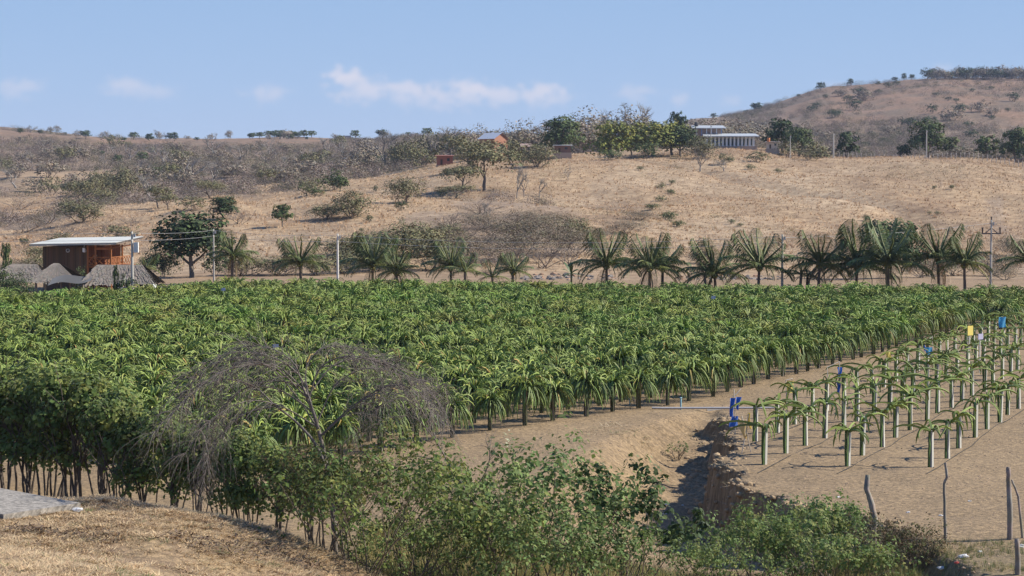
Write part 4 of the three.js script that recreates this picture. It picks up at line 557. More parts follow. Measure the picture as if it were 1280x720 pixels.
// ------------------------------------------------------------------ poles and power lines
{
  const tops = [];
  function pole(px, py, top, d, label, opt = {}) {
    const h = d ? { x: xAt(px, d), d } : hit(px, py, 215), y = groundY(h.x, -h.d), hh = yAt(top, h.d) - y, o = thing('utility_pole', label, 'pole', [h.x, y, -h.d]), g = new G(), rr = opt.r ?? 0.13, col = opt.col ?? [0.46, 0.44, 0.40];
    g.tube([[0, -0.1, 0], [0, hh * 0.5, 0], [0, hh, 0]], [rr, rr * 0.85, rr * 0.65], 8, col); part(o, 'shaft', g, M.concrete);
    const f = new G(); f.box(rr + 0.08, hh - 0.35, 0, 0.16, 0.3, 0.14, [0.5, 0.5, 0.5]); for (const s of [0.15, 0.75]) f.tube([[0, hh - s, 0.08], [0, hh - s, 0.24]], 0.05, 6, [0.5, 0.5, 0.48]); part(o, 'fitting', f, M.metal);
    if (opt.cross) { const c = new G(), k = [0.13, 0.11, 0.10]; c.bar([-0.95, hh - 1.35, 0], [0.95, hh - 1.35, 0], 0.12, 0.1, k); c.bar([-0.6, hh - 1.3, 0.02], [0, hh - 0.8, 0.02], 0.08, 0.06, k); c.bar([0.6, hh - 1.3, 0.02], [0, hh - 0.8, 0.02], 0.08, 0.06, k); part(o, 'crossarm', c, M.wood); for (const X of [-0.88, 0.88]) { const q = new G(); q.tube([[X, hh - 1.3, 0], [X, hh - 0.75, 0]], [0.06, 0.1], 7, [0.09, 0.07, 0.06]); part(o, 'insulator', q, M.metal); } const q = new G(); q.tube([[0, hh - 0.02, 0], [0, hh + 0.35, 0]], [0.06, 0.09], 7, [0.09, 0.07, 0.06]); part(o, 'insulator', q, M.metal); }
    if (opt.box) { const b = new G(); b.box(0.34, hh - 1.35, 0, 0.38, 0.85, 0.35, [0.7, 0.7, 0.68]); part(o, 'meter_box', b, M.paint); }
    tops.push([h.x, y + hh, -h.d]); return o;
  }
  pole(165, 358, 289, 174, 'grey concrete pole with white box before the timber house', { box: true });
  pole(267, 354, 286, 222, 'slim pole beside the big dark roadside tree', { r: 0.1 });
  pole(422, 364, 292, 205, 'pale concrete pole alone between two coconut palms', { col: [0.62, 0.60, 0.56] });
  pole(978, 370, 293, 197, 'grey pole with small lamp bracket among the coconut palms', {});
  pole(1239, 359, 275, 208, 'tall pole with a dark crossarm at the foot of the slope', { cross: true });
  pole(1041, 199, 167, 545, 'distant pole by the dark round tree on the crest', { r: 0.22 });
  pole(1157, 199, 163, 545, 'distant pole in front of the tall tree on the crest', { r: 0.2 });
  pole(987, 195, 170, 545, 'thin distant pole beside the cream hut on the crest', { r: 0.13 });
  pole(888, 184, 157, 590, 'thin distant pole in front of the hilltop house', { r: 0.14 });
  const wire = (a, b, dy, sag) => { const g = new G(), p = []; for (let k = 0; k <= 16; k++) { const t = k / 16; p.push([lerp(a[0], b[0], t), lerp(a[1], b[1], t) - dy - sag * 4 * t * (1 - t), lerp(a[2], b[2], t)]); } g.tube(p, 0.014, 4, [0.42, 0.42, 0.42], false); single('power_line', g, M.metal, 'thin pale power line strung between the roadside poles', 'wire', 'power lines along the road'); };
  const left = [tops[0][0] - 45, tops[0][1] + 0.3, tops[0][2] - 10];
  for (const dy of [0.15, 0.75]) { wire(left, tops[0], dy, 0.3); wire(tops[0], tops[1], dy, 0.15); wire(tops[1], tops[2], dy, 0.25); wire(tops[2], tops[3], dy, 0.7); }
  wire(tops[3], tops[4], 0.3, 0.3);
}

// ------------------------------------------------------------------ houses on the crest and the far ridge
{
  const r = rng(90);
  const at = (px, d) => { const x = xAt(px, d); return [x, groundY(x, -d), -d]; };
  // hilltop house: a long colonnaded lower floor and a set-back upper floor, both under pale roofs
  {
    const d = 600, p = at(912, d), o = thing('hilltop_house', 'long white and blue hilltop house with colonnade and two pale roofs', 'house', p), m = d / F, yb = yAt(183, d), W = 61 * m, x0 = -30 * m, H1 = (183 - 171) * m; o.position.y = yb;
    const plinth = new G(); plinth.box(x0 + W / 2, -1.5, -4, W + 1, 3.0, 9.6, [0.40, 0.31, 0.25]); part(o, 'plinth', plinth, M.concrete);
    const wall = new G(); wall.box(x0 + W / 2, H1 / 2, -4.6, W - 0.6, H1, 6, [0.50, 0.54, 0.56]); part(o, 'wall', wall, M.paint);
    for (let k = 0; k < 13; k++) { const g = new G(); g.box(x0 + 0.4 + k * (W - 0.8) / 12, H1 / 2, 0.35, 0.46, H1, 0.3, [0.66, 0.70, 0.72]); part(o, 'column', g, M.paint); }
    for (let k = 0; k < 12; k++) { const g = new G(); g.box(x0 + 0.4 + (k + 0.5) * (W - 0.8) / 12, H1 * 0.45, -1.58, 0.62, H1 * 0.7, 0.04, [0.04, 0.06, 0.07]); part(o, 'window', g, M.glass); }
    const r1 = new G(); r1.quad([x0 - 1, H1 + 0.1, 1.6], [x0 + W + 1.2, H1 + 0.1, 1.6], [x0 + W + 0.6, H1 + 1.0, -4], [x0 - 0.6, H1 + 1.0, -4], [0.58, 0.60, 0.60]); r1.box(x0 + W / 2 + 0.1, H1 + 0.04, 1.56, W + 2.2, 0.24, 0.12, [0.52, 0.54, 0.54]); part(o, 'lower_roof', r1, M.metal);
    const ux = -44 * m, uw = 38 * m, u0 = H1 + 0.7, u1 = yAt(160, d) - yb; const up = new G(); up.box(ux + uw / 2, (u0 + u1) / 2 - 0.3, -5.8, uw - 1.2, u1 - u0 + 0.5, 4.5, [0.36, 0.25, 0.20]); part(o, 'upper_wall', up, M.paint);
    for (let k = 0; k < 6; k++) { const g = new G(); g.box(ux + 0.8 + k * (uw - 1.6) / 5, (u0 + u1) / 2 - 0.2, -3.0, 0.24, u1 - u0 + 0.4, 0.2, k % 2 ? [0.20, 0.30, 0.50] : [0.62, 0.62, 0.62]); part(o, 'upper_post', g, M.paint); }
    const r2 = new G(); r2.quad([ux - 0.8, u1, -2.2], [ux + uw + 0.6, u1, -2.2], [ux + uw, u1 + 0.9, -7], [ux - 0.4, u1 + 0.9, -7], [0.56, 0.58, 0.58]); r2.box(ux + uw / 2, u1 - 0.05, -2.25, uw + 1.2, 0.2, 0.1, [0.5, 0.52, 0.52]); part(o, 'upper_roof', r2, M.metal);
    const tk = new G(); tk.tube([[12 * m - 12, u1 + 0.7, -5.5], [12 * m - 12, u1 + 1.8, -5.5]], 0.55, 10, [0.05, 0.05, 0.055]); part(o, 'water_tank', tk, M.paint);
  }
  function cottage(name, label, px, base, d, w, h, dep, wallC, roofC, gable, turn = 0.25, extra) {
    const p = at(px, d), o = thing(name, label, 'house', p, turn); o.position.y = d > 1000 ? p[1] : Math.max(p[1] - 0.1, yAt(base, d)); const m = d / F, W = w * m, H = h * m, D = dep * m;
    const pl = new G(); pl.box(0, -1.2, 0, W + 0.5, 2.4, D + 0.5, [0.42, 0.32, 0.25]); part(o, 'plinth', pl, M.concrete);
    const wl = new G(); wl.box(0, H / 2, 0, W, H, D, wallC); if (gable) for (const s of [-1, 1]) { const i = [[-1, 0], [1, 0], [0, 1]].map(([a, b]) => wl.v(s * W / 2, H + b * gable * m, a * D / 2, wallC)); wl.tri(i[0], i[1], i[2]); } part(o, 'wall', wl, M.paint);
    const rf = new G(), e = 0.45, g = (gable || 1.2) * m; if (gable) for (const s of [-1, 1]) { rf.quad([-W / 2 - e, H - 0.1, s * (D / 2 + e)], [W / 2 + e, H - 0.1, s * (D / 2 + e)], [W / 2 + e, H + g + 0.08, 0], [-W / 2 - e, H + g + 0.08, 0], roofC); } else { rf.quad([-W / 2 - e, H + 0.02, D / 2 + e], [W / 2 + e, H + 0.02, D / 2 + e], [W / 2 + e, H + g, -D / 2 - e], [-W / 2 - e, H + g, -D / 2 - e], roofC); rf.box(0, H - 0.02, D / 2 + e, W + 2 * e, 0.16, 0.08, roofC); } part(o, 'roof', rf, M.metal);
    const win = new G(); win.box(W * 0.22, H * 0.6, D / 2 + 0.03, W * 0.16, H * 0.3, 0.08, [0.03, 0.03, 0.035]); part(o, 'window', win, M.glass); const dr = new G(); dr.box(-W * 0.2, H * 0.32, D / 2 + 0.03, W * 0.13, H * 0.62, 0.08, [0.07, 0.045, 0.03]); part(o, 'door', dr, M.wood); const w2 = new G(); w2.box(W / 2 + 0.03, H * 0.62, 0, 0.08, H * 0.3, D * 0.22, [0.03, 0.03, 0.035]); part(o, 'window', w2, M.glass);
    return o;
  }
  cottage('brick_house', 'tall orange brick house with white metal roof behind olive trees', 617, 203, 545, 26, 28, 24, [0.38, 0.175, 0.11], [0.66, 0.67, 0.68], 7, -0.75);
  cottage('red_pavilion', 'low red roofed pavilion on the tan shoulder of the slope', 556, 207, 520, 20, 12, 14, [0.30, 0.11, 0.07], [0.48, 0.20, 0.12], 0, 0.05);
  cottage('crest_shack', 'small shack with rusty roof right of the brick house', 656, 192, 560, 14, 9, 10, [0.30, 0.25, 0.22], [0.42, 0.30, 0.25], 3, 0.4);
  cottage('crest_shed', 'small shed with flat white roof below the tall bright green tree', 703, 191, 535, 20, 9, 12, [0.20, 0.11, 0.08], [0.66, 0.67, 0.66], 0, 0);
  cottage('cream_hut', 'little cream hut right of the hilltop house', 965, 186, 600, 15, 8, 12, [0.62, 0.50, 0.38], [0.45, 0.36, 0.30], 0, -0.1);
  cottage('ridge_villa', 'distant pale villa on the wooded left ridge', 357, 172, 1350, 12, 6, 10, [0.62, 0.52, 0.42], [0.60, 0.50, 0.40], 3, 0.3);
  cottage('ridge_lookout', 'distant flat roofed house on top of the wooded left ridge', 351, 166, 1380, 10, 5, 8, [0.30, 0.24, 0.22], [0.66, 0.64, 0.62], 0, 0);
  cottage('ridge_cottage', 'tiny distant white cottage on the skyline left of the great leafless tree', 434, 172, 1350, 8, 4, 7, [0.62, 0.60, 0.58], [0.08, 0.08, 0.10], 2, 0.3);
  const tank = new G(); tank.tube([[0, 0, 0], [0, 1.1, 0]], 0.45, 10, [0.58, 0.20, 0.07]); const tk = single('orange_tank', tank, M.paint, 'small orange tank on top of the cream hut', 'tank'); tk.position.set(xAt(960, 600), yAt(177.4, 600), -600);
  // pasture fence beyond the crest
  const f = thing('pasture_fence', 'weathered grey post fence along the tan crest of the pasture', 'fence', [xAt(1170, 548), 0, -548]), pg = new G(); pg.tube([[0, -0.3, 0], [0.03, 0.7, 0], [0, 1.6, 0]], 0.09, 5, [0.40, 0.36, 0.33]); const pgeo = pg.geo(); let last = null; const wires = new G();
  for (let k = 0; k < 44; k++) { const px = 1048 + k * 5.6, d = 548 - Math.max(0, px - 1200) * 0.1, x = xAt(px, d), y = groundY(x, -d), q = part(f, 'post', pgeo, M.wood); q.position.set(x - f.position.x, y, -d + 548); q.rotation.z = (r() - 0.5) * 0.25; if (last) for (const s of [0.6, 1.1, 1.45]) wires.tube([[last[0], last[1] + s, last[2]], [x - f.position.x, y + s, -d + 548]], 0.012, 3, [0.3, 0.28, 0.27], false); last = [x - f.position.x, y, -d + 548]; }
  part(f, 'wire', wires, M.metal);
}

// ------------------------------------------------------------------ bird-scaring flags, signs and pipe at the young plot
{
  const r = rng(17), BLUE = [0.02, 0.12, 0.50], SKYB = [0.04, 0.33, 0.62], YEL = [0.70, 0.55, 0.12], STICK = [0.55, 0.50, 0.43];
  function flag(px, py, top, label, col, opt = {}) {
    const h = hit(px, py, 60), m = 1 / h.ppm, o = thing('scare_flag', label, 'flag', [h.x, h.y, -h.d], 0.4), H = (py - top) * m;
    const frame = (opt.sticks ?? [[0, 0, 0, 1]]); for (const [a, b, c, e] of frame) { const g = new G(); g.tube([[a * m, b * H - (b ? 0 : 0.08), 0], [(a + c) / 2 * m + 0.01, (b + e) / 2 * H, 0.01], [c * m, e * H, 0]], 0.018, 5, STICK); part(o, 'stick', g, M.wood); }
    for (const [x0, y0, x1, y1, taper, cc] of opt.cloth) {                // cloth pieces in pixels from the foot, hanging from (x0,y0) to (x1,y1)
      const g = new G(), n = 5, k = 5, V = []; for (let i = 0; i <= n; i++) for (let j = 0; j <= k; j++) { const u = i / n, v = j / k, w = lerp(1, taper, v), X = lerp(x0, x1, 0.5 + (u - 0.5) * w) * m, Y = (lerp(y0, y1, v)) * m, Z = Math.sin(u * 7 + v * 3 + px) * 0.05 + 0.05 * v; V.push(g.v(X + Math.sin(v * 4 + px) * 0.02, Y, Z, cc ?? col)); }
      for (let i = 0; i < n; i++) for (let j = 0; j < k; j++) { const a = i * (k + 1) + j; g.tri(V[a], V[a + 1], V[a + k + 1]); g.tri(V[a + 1], V[a + k + 2], V[a + k + 1]); }
      part(o, 'cloth', g, M.cloth);
    }
    return o;
  }
  flag(919, 542, 486, 'torn deep blue cloth tied to bent sticks at the ditch head', BLUE, { sticks: [[0, 0, -2, 1], [-4, 0.82, 8, 1]], cloth: [[-9, 45, -1, 22, 0.6], [-1, 46, 8, 30, 0.25], [-7, 22, 3, 9, 1.3]] });
  flag(927, 566, 517, 'yellow plastic bag strung on crossed sticks by the first young vines', YEL, { sticks: [[0, 0, 10, 1], [14, 0, 0, 0.95]], cloth: [[-4, 38, 12, 18, 0.15, [0.62, 0.46, 0.20]], [9, 50, 13, 30, 0.5]] });
  flag(983, 519, 473, 'yellow pennant hung from a thin stick frame', YEL, { sticks: [[0, 0, -1, 0.96], [-1, 0.96, 9, 1]], cloth: [[0, 43, 11, 28, 0.95]] });
  flag(1037, 507, 452, 'deep blue rag hanging on a pole frame above the young vines', BLUE, { sticks: [[0, 0, -4, 0.88], [-4, 0.88, 14, 1], [14, 0, 14, 1]], cloth: [[10, 48, 17, 36, 0.7], [9, 29, 15, 16, 0.6]] });
  flag(1160, 462, 420, 'light blue and white cloth slung on a stick frame', SKYB, { sticks: [[6, 0, 6, 1], [-7, 0.8, 6, 0.98]], cloth: [[-4, 28, 7, 19, 0.8], [-8, 33, -4, 24, 0.8, BLUE]] });
  flag(1110, 482, 440, 'small yellow rag knotted to the top of a vine post', YEL, { sticks: [[0, 0, 0, 1]], cloth: [[-3, 42, 4, 33, 0.7]] });
  flag(1253, 440, 395, 'sky blue plastic sheet on a tall stick at the back of the plot', SKYB, { sticks: [[0, 0, 0, 1]], cloth: [[-6, 44, 5, 31, 0.9]] });
  const sign = (px, py, top, w, h, label, col) => { const t = hit(px, py, 60), m = 1 / t.ppm, o = thing('plot_sign', label, 'sign', [t.x, t.y, -t.d], 0.65), H = (py - top) * m, s = new G(); s.box(0, H / 2 - 0.05, -0.03, 0.05, H, 0.05, [0.6, 0.57, 0.5]); part(o, 'stake', s, M.wood); const b = new G(); b.box(0, H - h * m / 2, 0.02, w * m, h * m, 0.025, col); part(o, 'board', b, M.paint); return o; };
  sign(1212, 462, 407, 10, 12, 'yellow board on a stake in the young plot', [0.72, 0.58, 0.14]); sign(1225, 466, 417, 9, 7, 'pale lavender board on a stake beside the yellow one', [0.44, 0.42, 0.58]);
  for (const [px, py, d, label] of [[344, 433, 108, 'small pale sign poking out of the crop behind the bare tree'], [892, 372.5, 150, 'small lilac tag above the crop canopy before the palms'], [279, 362.5, 160, 'small lilac tag above the crop canopy before the big tree']]) { const x = xAt(px, d), y = groundY(x, -d), top = yAt(py - 2.5, d), o = thing('field_marker', label, 'sign', [x, y, -d]), s = new G(); s.box(0, (top - y) / 2, 0, 0.04, top - y, 0.04, [0.55, 0.53, 0.5]); part(o, 'stake', s, M.wood); const b = new G(); b.box(0, top - y - 0.1, 0.04, 0.3, 0.22, 0.02, [0.55, 0.54, 0.70]); part(o, 'board', b, M.paint); }
  // irrigation pipe bridging the head of the ditch, with blue valve stakes
  const a = hit(815, 511.5, 60), b = hit(968, 512.5, 60), g = new G(), p = []; for (let k = 0; k <= 12; k++) { const t = k / 12, x = lerp(a.x, b.x, t), d = lerp(a.d, b.d, t); p.push([x, Math.max(groundY(x, -d), 0.0) + 0.06, -d]); } g.tube(p, 0.045, 8, [0.42, 0.42, 0.44]); single('water_pipe', g, M.paint, 'grey water pipe lying across the head of the ditch', 'pipe');
  for (const [px, py, hp] of [[851, 512, 14], [787.5, 507, 8]]) { const h = hit(px, py, 60), q = new G(); q.tube([[0, -0.05, 0], [0, hp / h.ppm, 0]], 0.04, 7, [0.22, 0.42, 0.50]); q.tube([[0, hp / h.ppm, 0], [0, hp / h.ppm + 0.05, 0]], 0.055, 7, [0.3, 0.5, 0.58]); const s = single('valve_stake', q, M.paint, 'short pale blue pipe stake by the track at the crop edge', 'stake', 'pale blue pipe stakes'); s.position.set(h.x, h.y, -h.d); }
  const bt = hit(892, 514, 60), q2 = new G(); q2.bar([-0.3, 0.06, 0.1], [0.45, 0.14, -0.05], 0.1, 0.04, [0.55, 0.52, 0.46]); const pl = single('loose_plank', q2, M.wood, 'short pale plank lying by the water pipe', 'plank'); pl.position.set(bt.x, bt.y, -bt.d);
}

// ------------------------------------------------------------------ foreground: fence posts, slab, litter
{
  const r = rng(55), WOOD = [0.27, 0.235, 0.205];
  const stake = (pts, d, rad, label, name = 'fence_post') => { const [bx, by] = pts[0], x = xAt(bx, d), y = groundY(x, -d), o = new G(), path = pts.map(([a, b], i) => [xAt(a, d) - x, i ? yAt(b, d) - y : -0.15, (i % 2) * 0.04]); const fine = []; for (let k = 0; k < path.length - 1; k++) for (let m = 0; m < 4; m++) { const t = m / 4; fine.push(path[k].map((v, j) => lerp(v, path[k + 1][j], t) + (r() - 0.5) * 0.012)); } fine.push(path[path.length - 1]); o.tube(fine, fine.map((_, k) => rad * (1.05 - 0.25 * k / fine.length) * (0.9 + r() * 0.2)), 8, fine.map(() => vary(WOOD, r, 0.5))); const s = single(name, o, M.wood, label, 'post'); s.position.set(x, y, -d); return s; };
  stake([[1094, 672], [1096, 650], [1091, 628], [1085, 612], [1087, 595]], 57.5, 0.085, 'thick crooked grey post rising from the brown weeds');
  stake([[1186, 677], [1184, 650], [1183, 606], [1186, 598], [1184.5, 580]], 56.5, 0.042, 'thin kinked stick post standing alone on the bare soil');
  stake([[1266.5, 674], [1265.5, 640], [1264, 605], [1263, 585]], 57.0, 0.075, 'straight thick grey fence post with a leaning brace');
  stake([[1283, 645], [1276, 622], [1268, 601]], 57.2, 0.035, 'thin pole leaning against the straight thick fence post', 'brace_pole');
  stake([[1277, 735], [1276, 700], [1275, 676]], 51.5, 0.07, 'grey fence post at the verge in front of the braced post');
  // concrete slab
  const P = [[-11.55 - 1.9, 47.1 + 1.85], [-9.38, 44.95], [-10.65, 43.3], [-14.7, 46.9]], top = 2.77, s = new G(), c = [0.42, 0.385, 0.34], T = P.map(([x, d]) => [x, top, -d]), B = P.map(([x, d]) => [x, top - 0.55, -d]);
  s.quad(T[0], T[1], T[2], T[3], c); for (let k = 0; k < 4; k++) { const n = (k + 1) % 4; s.quad(T[k], T[n], B[n], B[k], c); } const sg = s.geo(), uv = []; for (let k = 0; k < s.n; k++) uv.push(s.p[k * 3] / 2.5, (s.p[k * 3 + 2] + s.p[k * 3 + 1]) / 2.5); sg.setAttribute('uv', new THREE.Float32BufferAttribute(uv, 2)); single('concrete_slab', sg, std({ map: soilTex, bumpMap: soilTex, bumpScale: 0.01, roughness: 0.95 }), 'grey concrete slab corner beside the dry grass mound', 'slab');
  const crumple = (seed, sz, col) => { const rr = rng(seed), g = new THREE.IcosahedronGeometry(sz, 1), p = g.attributes.position, mv = new Map(); for (let k = 0; k < p.count; k++) { const key = [p.getX(k), p.getY(k), p.getZ(k)].map((v) => v.toFixed(4)).join(); if (!mv.has(key)) mv.set(key, 0.6 + rr() * 0.7); const f = mv.get(key); p.setXYZ(k, p.getX(k) * f * 1.3, p.getY(k) * f * 0.55, p.getZ(k) * f); } g.computeVertexNormals(); g.setAttribute('color', new THREE.Float32BufferAttribute(Array.from({ length: p.count * 3 }, (_, i) => col[i % 3]), 3)); return g; };
  const w = single('white_litter', crumple(3, 0.09, [0.8, 0.8, 0.8]), M.cloth, 'white crumpled bag at the corner of the concrete slab', 'litter'); w.position.set(xAt(94, 44.7), groundY(xAt(94, 44.7), -44.7) + 0.05, -44.7);
  let n = 0; for (const [px, py, sz, col] of [[1212, 627, 0.05, [0.8, 0.8, 0.8]], [1176, 645, 0.05, [0.75, 0.75, 0.75]], [1204, 697, 0.12, [0.8, 0.8, 0.82]], [1275, 684, 0.1, [0.8, 0.78, 0.75]], [1135, 641, 0.05, [0.8, 0.8, 0.8]], [834, 631, 0.09, [0.75, 0.78, 0.85]], [831, 643, 0.06, [0.8, 0.8, 0.8]], [853, 632, 0.05, [0.75, 0.75, 0.75]], [1048, 622, 0.05, [0.8, 0.8, 0.8]], [1177, 711, 0.09, [0.8, 0.8, 0.8]], [1196, 704, 0.05, [0.6, 0.1, 0.08]], [415, 688, 0.06, [0.7, 0.75, 0.85]], [1225, 690, 0.05, [0.8, 0.8, 0.8]]]) { const h = hit(px, py, 40), o = single('paper_scrap', crumple(20 + n++, sz, col), M.cloth, col[1] < 0.2 ? 'small red scrap lying in the verge grass' : 'small white scrap of litter lying on the ground', 'litter', col[1] < 0.2 ? null : 'scraps of pale litter'); o.position.set(h.x, h.y + sz * 0.3, -h.d); }
  const bl = hit(1120, 700, 40), bo = single('blue_litter', crumple(77, 0.14, [0.02, 0.12, 0.35]), M.cloth, 'blue plastic scrap caught under the brown weeds', 'litter'); bo.position.set(bl.x, bl.y + 0.1, -bl.d);
}

// ------------------------------------------------------------------ foreground shrubs, hedge and bare trees
{
  const HEDGE = [[0.125, 0.185, 0.048], [0.165, 0.225, 0.06], [0.09, 0.135, 0.038], [0.23, 0.255, 0.07]], BUSH = [[0.165, 0.235, 0.075], [0.21, 0.28, 0.095], [0.12, 0.18, 0.06]], WEED = [[0.18, 0.25, 0.075], [0.135, 0.195, 0.06], [0.25, 0.275, 0.09]], BROWN = [[0.16, 0.115, 0.065], [0.11, 0.12, 0.045], [0.13, 0.10, 0.055]];
  const DARKWOOD = [0.10, 0.08, 0.065];
  function hedgeShrub(seed) { const r = rng(seed), t = new G(), f = new G(); for (let k = 0; k < 8; k++) { const a = k * 0.8 + r(), x = Math.cos(a) * 0.55 * r(), z = Math.sin(a) * 0.35 * r() ; limbs(t, r, [x, -0.1, z], unit([x * 0.4 + (r() - 0.5) * 0.2, 1, (r() - 0.5) * 0.3]), 1.5 + r() * 0.5, 0.034 + r() * 0.016, 3, DARKWOOD, { open: 0.7, up: 0.35, split: 2, wander: 0.14, seg: 4 }); } const lobes = []; for (let k = 0; k < 13; k++) { const a = r() * 6.283, q = Math.sqrt(r()) * 0.85; lobes.push([Math.cos(a) * q, 1.3 + r() * 2.35, Math.sin(a) * q * 0.8, 0.5 + r() * 0.22, 0.85]); } crown(f, r, lobes, 230, 14, 0.15, HEDGE, 0.5, 0.75); return [t.geo(), f.geo()]; }
  const hg = [1, 2, 3, 4].map((s) => hedgeShrub(s * 13)), r = rng(99); let k = 0;
  for (let t = -3; t < 13; t++) { const u = t / 12, x = lerp(-15.2, -4.6, u) + (r() - 0.5) * 0.3, d = lerp(65, 55.2, u) + (r() - 0.5) * 0.7, v = hg[k++ % 4], o = thing('hedge_shrub', 'tall leafy dark green shrub in the hedge between mound and crop', 'shrub', [x, groundY(x, -d), -d], r() * 6, 'tall shrubs of the live hedge'), s = table([[-1, 1.12], [0.1, 1.06], [0.4, 0.82], [0.7, 0.72], [1, 0.62]], u) * (0.93 + r() * 0.14); o.scale.set(s, s, s); part(o, 'stems', v[0], M.wood); part(o, 'foliage', v[1], M.leaf); }
  // loose leafy bushes: [px, d, foot drop, height, width]
  function bush(seed, h, w, pal, leaf, n, dens = 0.4, wide = 0.55, stems = 9) { const rr = rng(seed), t = new G(), f = new G(), lobes = []; const ends = []; for (let m = 0; m < stems; m++) { const a = m * 2.4 + rr(), q = Math.sqrt(rr()) * w * 0.28; ends.push(...limbs(t, rr, [Math.cos(a) * q * 0.5, -0.1, Math.sin(a) * q * 0.5], unit([Math.cos(a) * w * 0.32, h * 0.75, Math.sin(a) * w * 0.32]), h * 0.5, 0.02, 3, [0.17, 0.135, 0.10], { sides: 4, open: 0.65, up: 0.25, split: 2, wander: 0.2 })); } for (const e of ends) lobes.push([e[0], e[1], e[2], (0.16 + rr() * 0.14) * Math.min(h, w) , 0.8]); crown(f, rr, lobes, n, 11, leaf, pal, dens, wide); return [t.geo(), f.geo()]; }
  const setBush = (name, label, px, d, top, w, pal, leaf, n, opt = {}) => { const x = xAt(px, d), y = groundY(x, -d), h = yAt(top, d) - y, b = bush(Math.round(px * 3 + d), h, w, pal, leaf, n, opt.dens, opt.wide, opt.stems), o = thing(name, label, opt.cat ?? 'bush', [x, y, -d], 0, opt.group); part(o, 'stems', b[0], M.wood); part(o, 'foliage', b[1], M.leaf); return o; };
  setBush('vine_shrub', 'leafy shrub draped with yellowing vine at the foot of the bare tree', 455, 46.2, 552, 2.9, HEDGE, 0.11, 330);
  setBush('vine_shrub', 'low brownish vine mat over the shrub stems by the mound', 400, 46.5, 560, 1.7, [[0.15, 0.11, 0.06], [0.11, 0.12, 0.04], [0.16, 0.14, 0.045]], 0.08, 170);
  setBush('leafy_bush', 'medium green bush between the vine draped shrub and the leaning bare trunk', 520, 49.5, 575, 2.6, HEDGE, 0.10, 240);
  setBush('pale_flower_bush', 'tall spreading green bush with a pale flower tip beside the track', 640, 50, 556, 2.4, BUSH, 0.15, 130, { dens: 0.5 });
  setBush('leafy_bush', 'broad medium green bush beside the flower tipped one', 705, 50.5, 578, 2.6, BUSH, 0.14, 170);
  setBush('castor_bush', 'bush with larger dark leaves on bare stems at the ditch mouth', 790, 51, 582, 1.7, [[0.055, 0.09, 0.032], [0.08, 0.12, 0.045]], 0.13, 120, { wide: 0.8, stems: 5 });
  setBush('leafy_bush', 'low thick green bush in front of the broad one', 672, 48.5, 640, 3.4, BUSH, 0.11, 250);
  setBush('leafy_bush', 'low pale green bush at the foot of the leaning bare trunk', 585, 48, 622, 3.2, WEED, 0.105, 270);
  setBush('leafy_bush', 'low dusty bush below the vine draped shrub', 500, 47.5, 640, 3.0, WEED, 0.08, 300);
  setBush('leafy_bush', 'small bush at the foot of the castor like bush', 762, 49.5, 648, 2.4, BUSH, 0.09, 220);
  setBush('leafy_bush', 'dark green bush under the cut edge of the young plot', 948, 58.5, 641, 2.4, BUSH, 0.10, 260);
  setBush('leafy_bush', 'fresh green bush in front of the cut edge of the young plot', 990, 56, 640, 3.2, WEED, 0.115, 300);
  setBush('leafy_bush', 'glossy dark bush left of the thick crooked post', 1040, 58.5, 630, 2.0, BUSH, 0.11, 190);
  setBush('leafy_bush', 'low weedy bush in front of the thick crooked post', 1058, 53.5, 668, 2.6, WEED, 0.10, 240);
  setBush('leafy_bush', 'low weedy green bush at the mouth of the ditch', 888, 54, 676, 2.4, WEED, 0.08, 280);
  setBush('brown_weed', 'brownish dry weed clump at the thick crooked post', 1112, 56, 648, 2.2, BROWN, 0.07, 230, { cat: 'weed', stems: 14 });
  setBush('brown_weed', 'brownish dry weed clump right of the thick crooked post', 1145, 55.5, 662, 1.6, BROWN, 0.06, 130, { cat: 'weed', stems: 14 });
  setBush('verge_weed', 'low green weed patch at the thin kinked stick post', 1212, 56.3, 684, 2.0, WEED, 0.06, 140, { cat: 'weed' });
  setBush('verge_weed', 'low green weed patch at the braced fence post', 1262, 56.3, 676, 1.6, WEED, 0.06, 130, { cat: 'weed' });
  setBush('ditch_weed', 'single small green weed on the ditch slope', 848, 83, 551, 0.35, BUSH, 0.05, 14, { cat: 'weed', stems: 4 });
  { // the pale flower spike
    const g = new G(), rr = rng(4), d = 50; for (let m = 0; m < 26; m++) { const a = rr() * 6.28, q = rr() * 0.08, y = rr() * 0.5; g.leaf(Math.cos(a) * q + y * 0.12, y, Math.sin(a) * q, unit([Math.cos(a), 0.4, Math.sin(a)]), unit([-Math.cos(a) * 0.3, 1, -Math.sin(a) * 0.3]), 0.11, 0.06, [0.60, 0.60, 0.42]); } const s = single('flower_spike', g, M.leaf, 'pale cream flower spike topping the tall spreading bush', 'flower'); s.position.set(xAt(634, d), yAt(566, d), -d);
  }
  // bare trees: arching limbs and a haze of fine weeping twigs
  function bareTree(name, label, px, py, d, trunkPts, arms, twigN, seed, col) {
    const rr = rng(seed), x = xAt(px, d), y = groundY(x, -d), o = thing(name, label, 'tree', [x, y, -d]), t = new G(), b = new G(), w = new G(), L = (p, dz = 0) => [xAt(p[0], d) - x, yAt(p[1], d) - y, dz];
    const curve = (pts, dz0, dz1, n) => { const c = new THREE.CatmullRomCurve3(pts.map((p, i) => new THREE.Vector3(...L(p, lerp(dz0, dz1, i / (pts.length - 1)))))); return c.getPoints(n).map((v) => [v.x, v.y, v.z]); };
    for (const tp of trunkPts) { const p = curve(tp.p, 0, tp.z ?? 0, 10); if (!tp.hang) p[0][1] = -0.15; t.tube(p, p.map((_, i) => lerp(tp.r0, tp.r1, i / 10)), 7, p.map(() => vary(col, rr, 0.3))); }
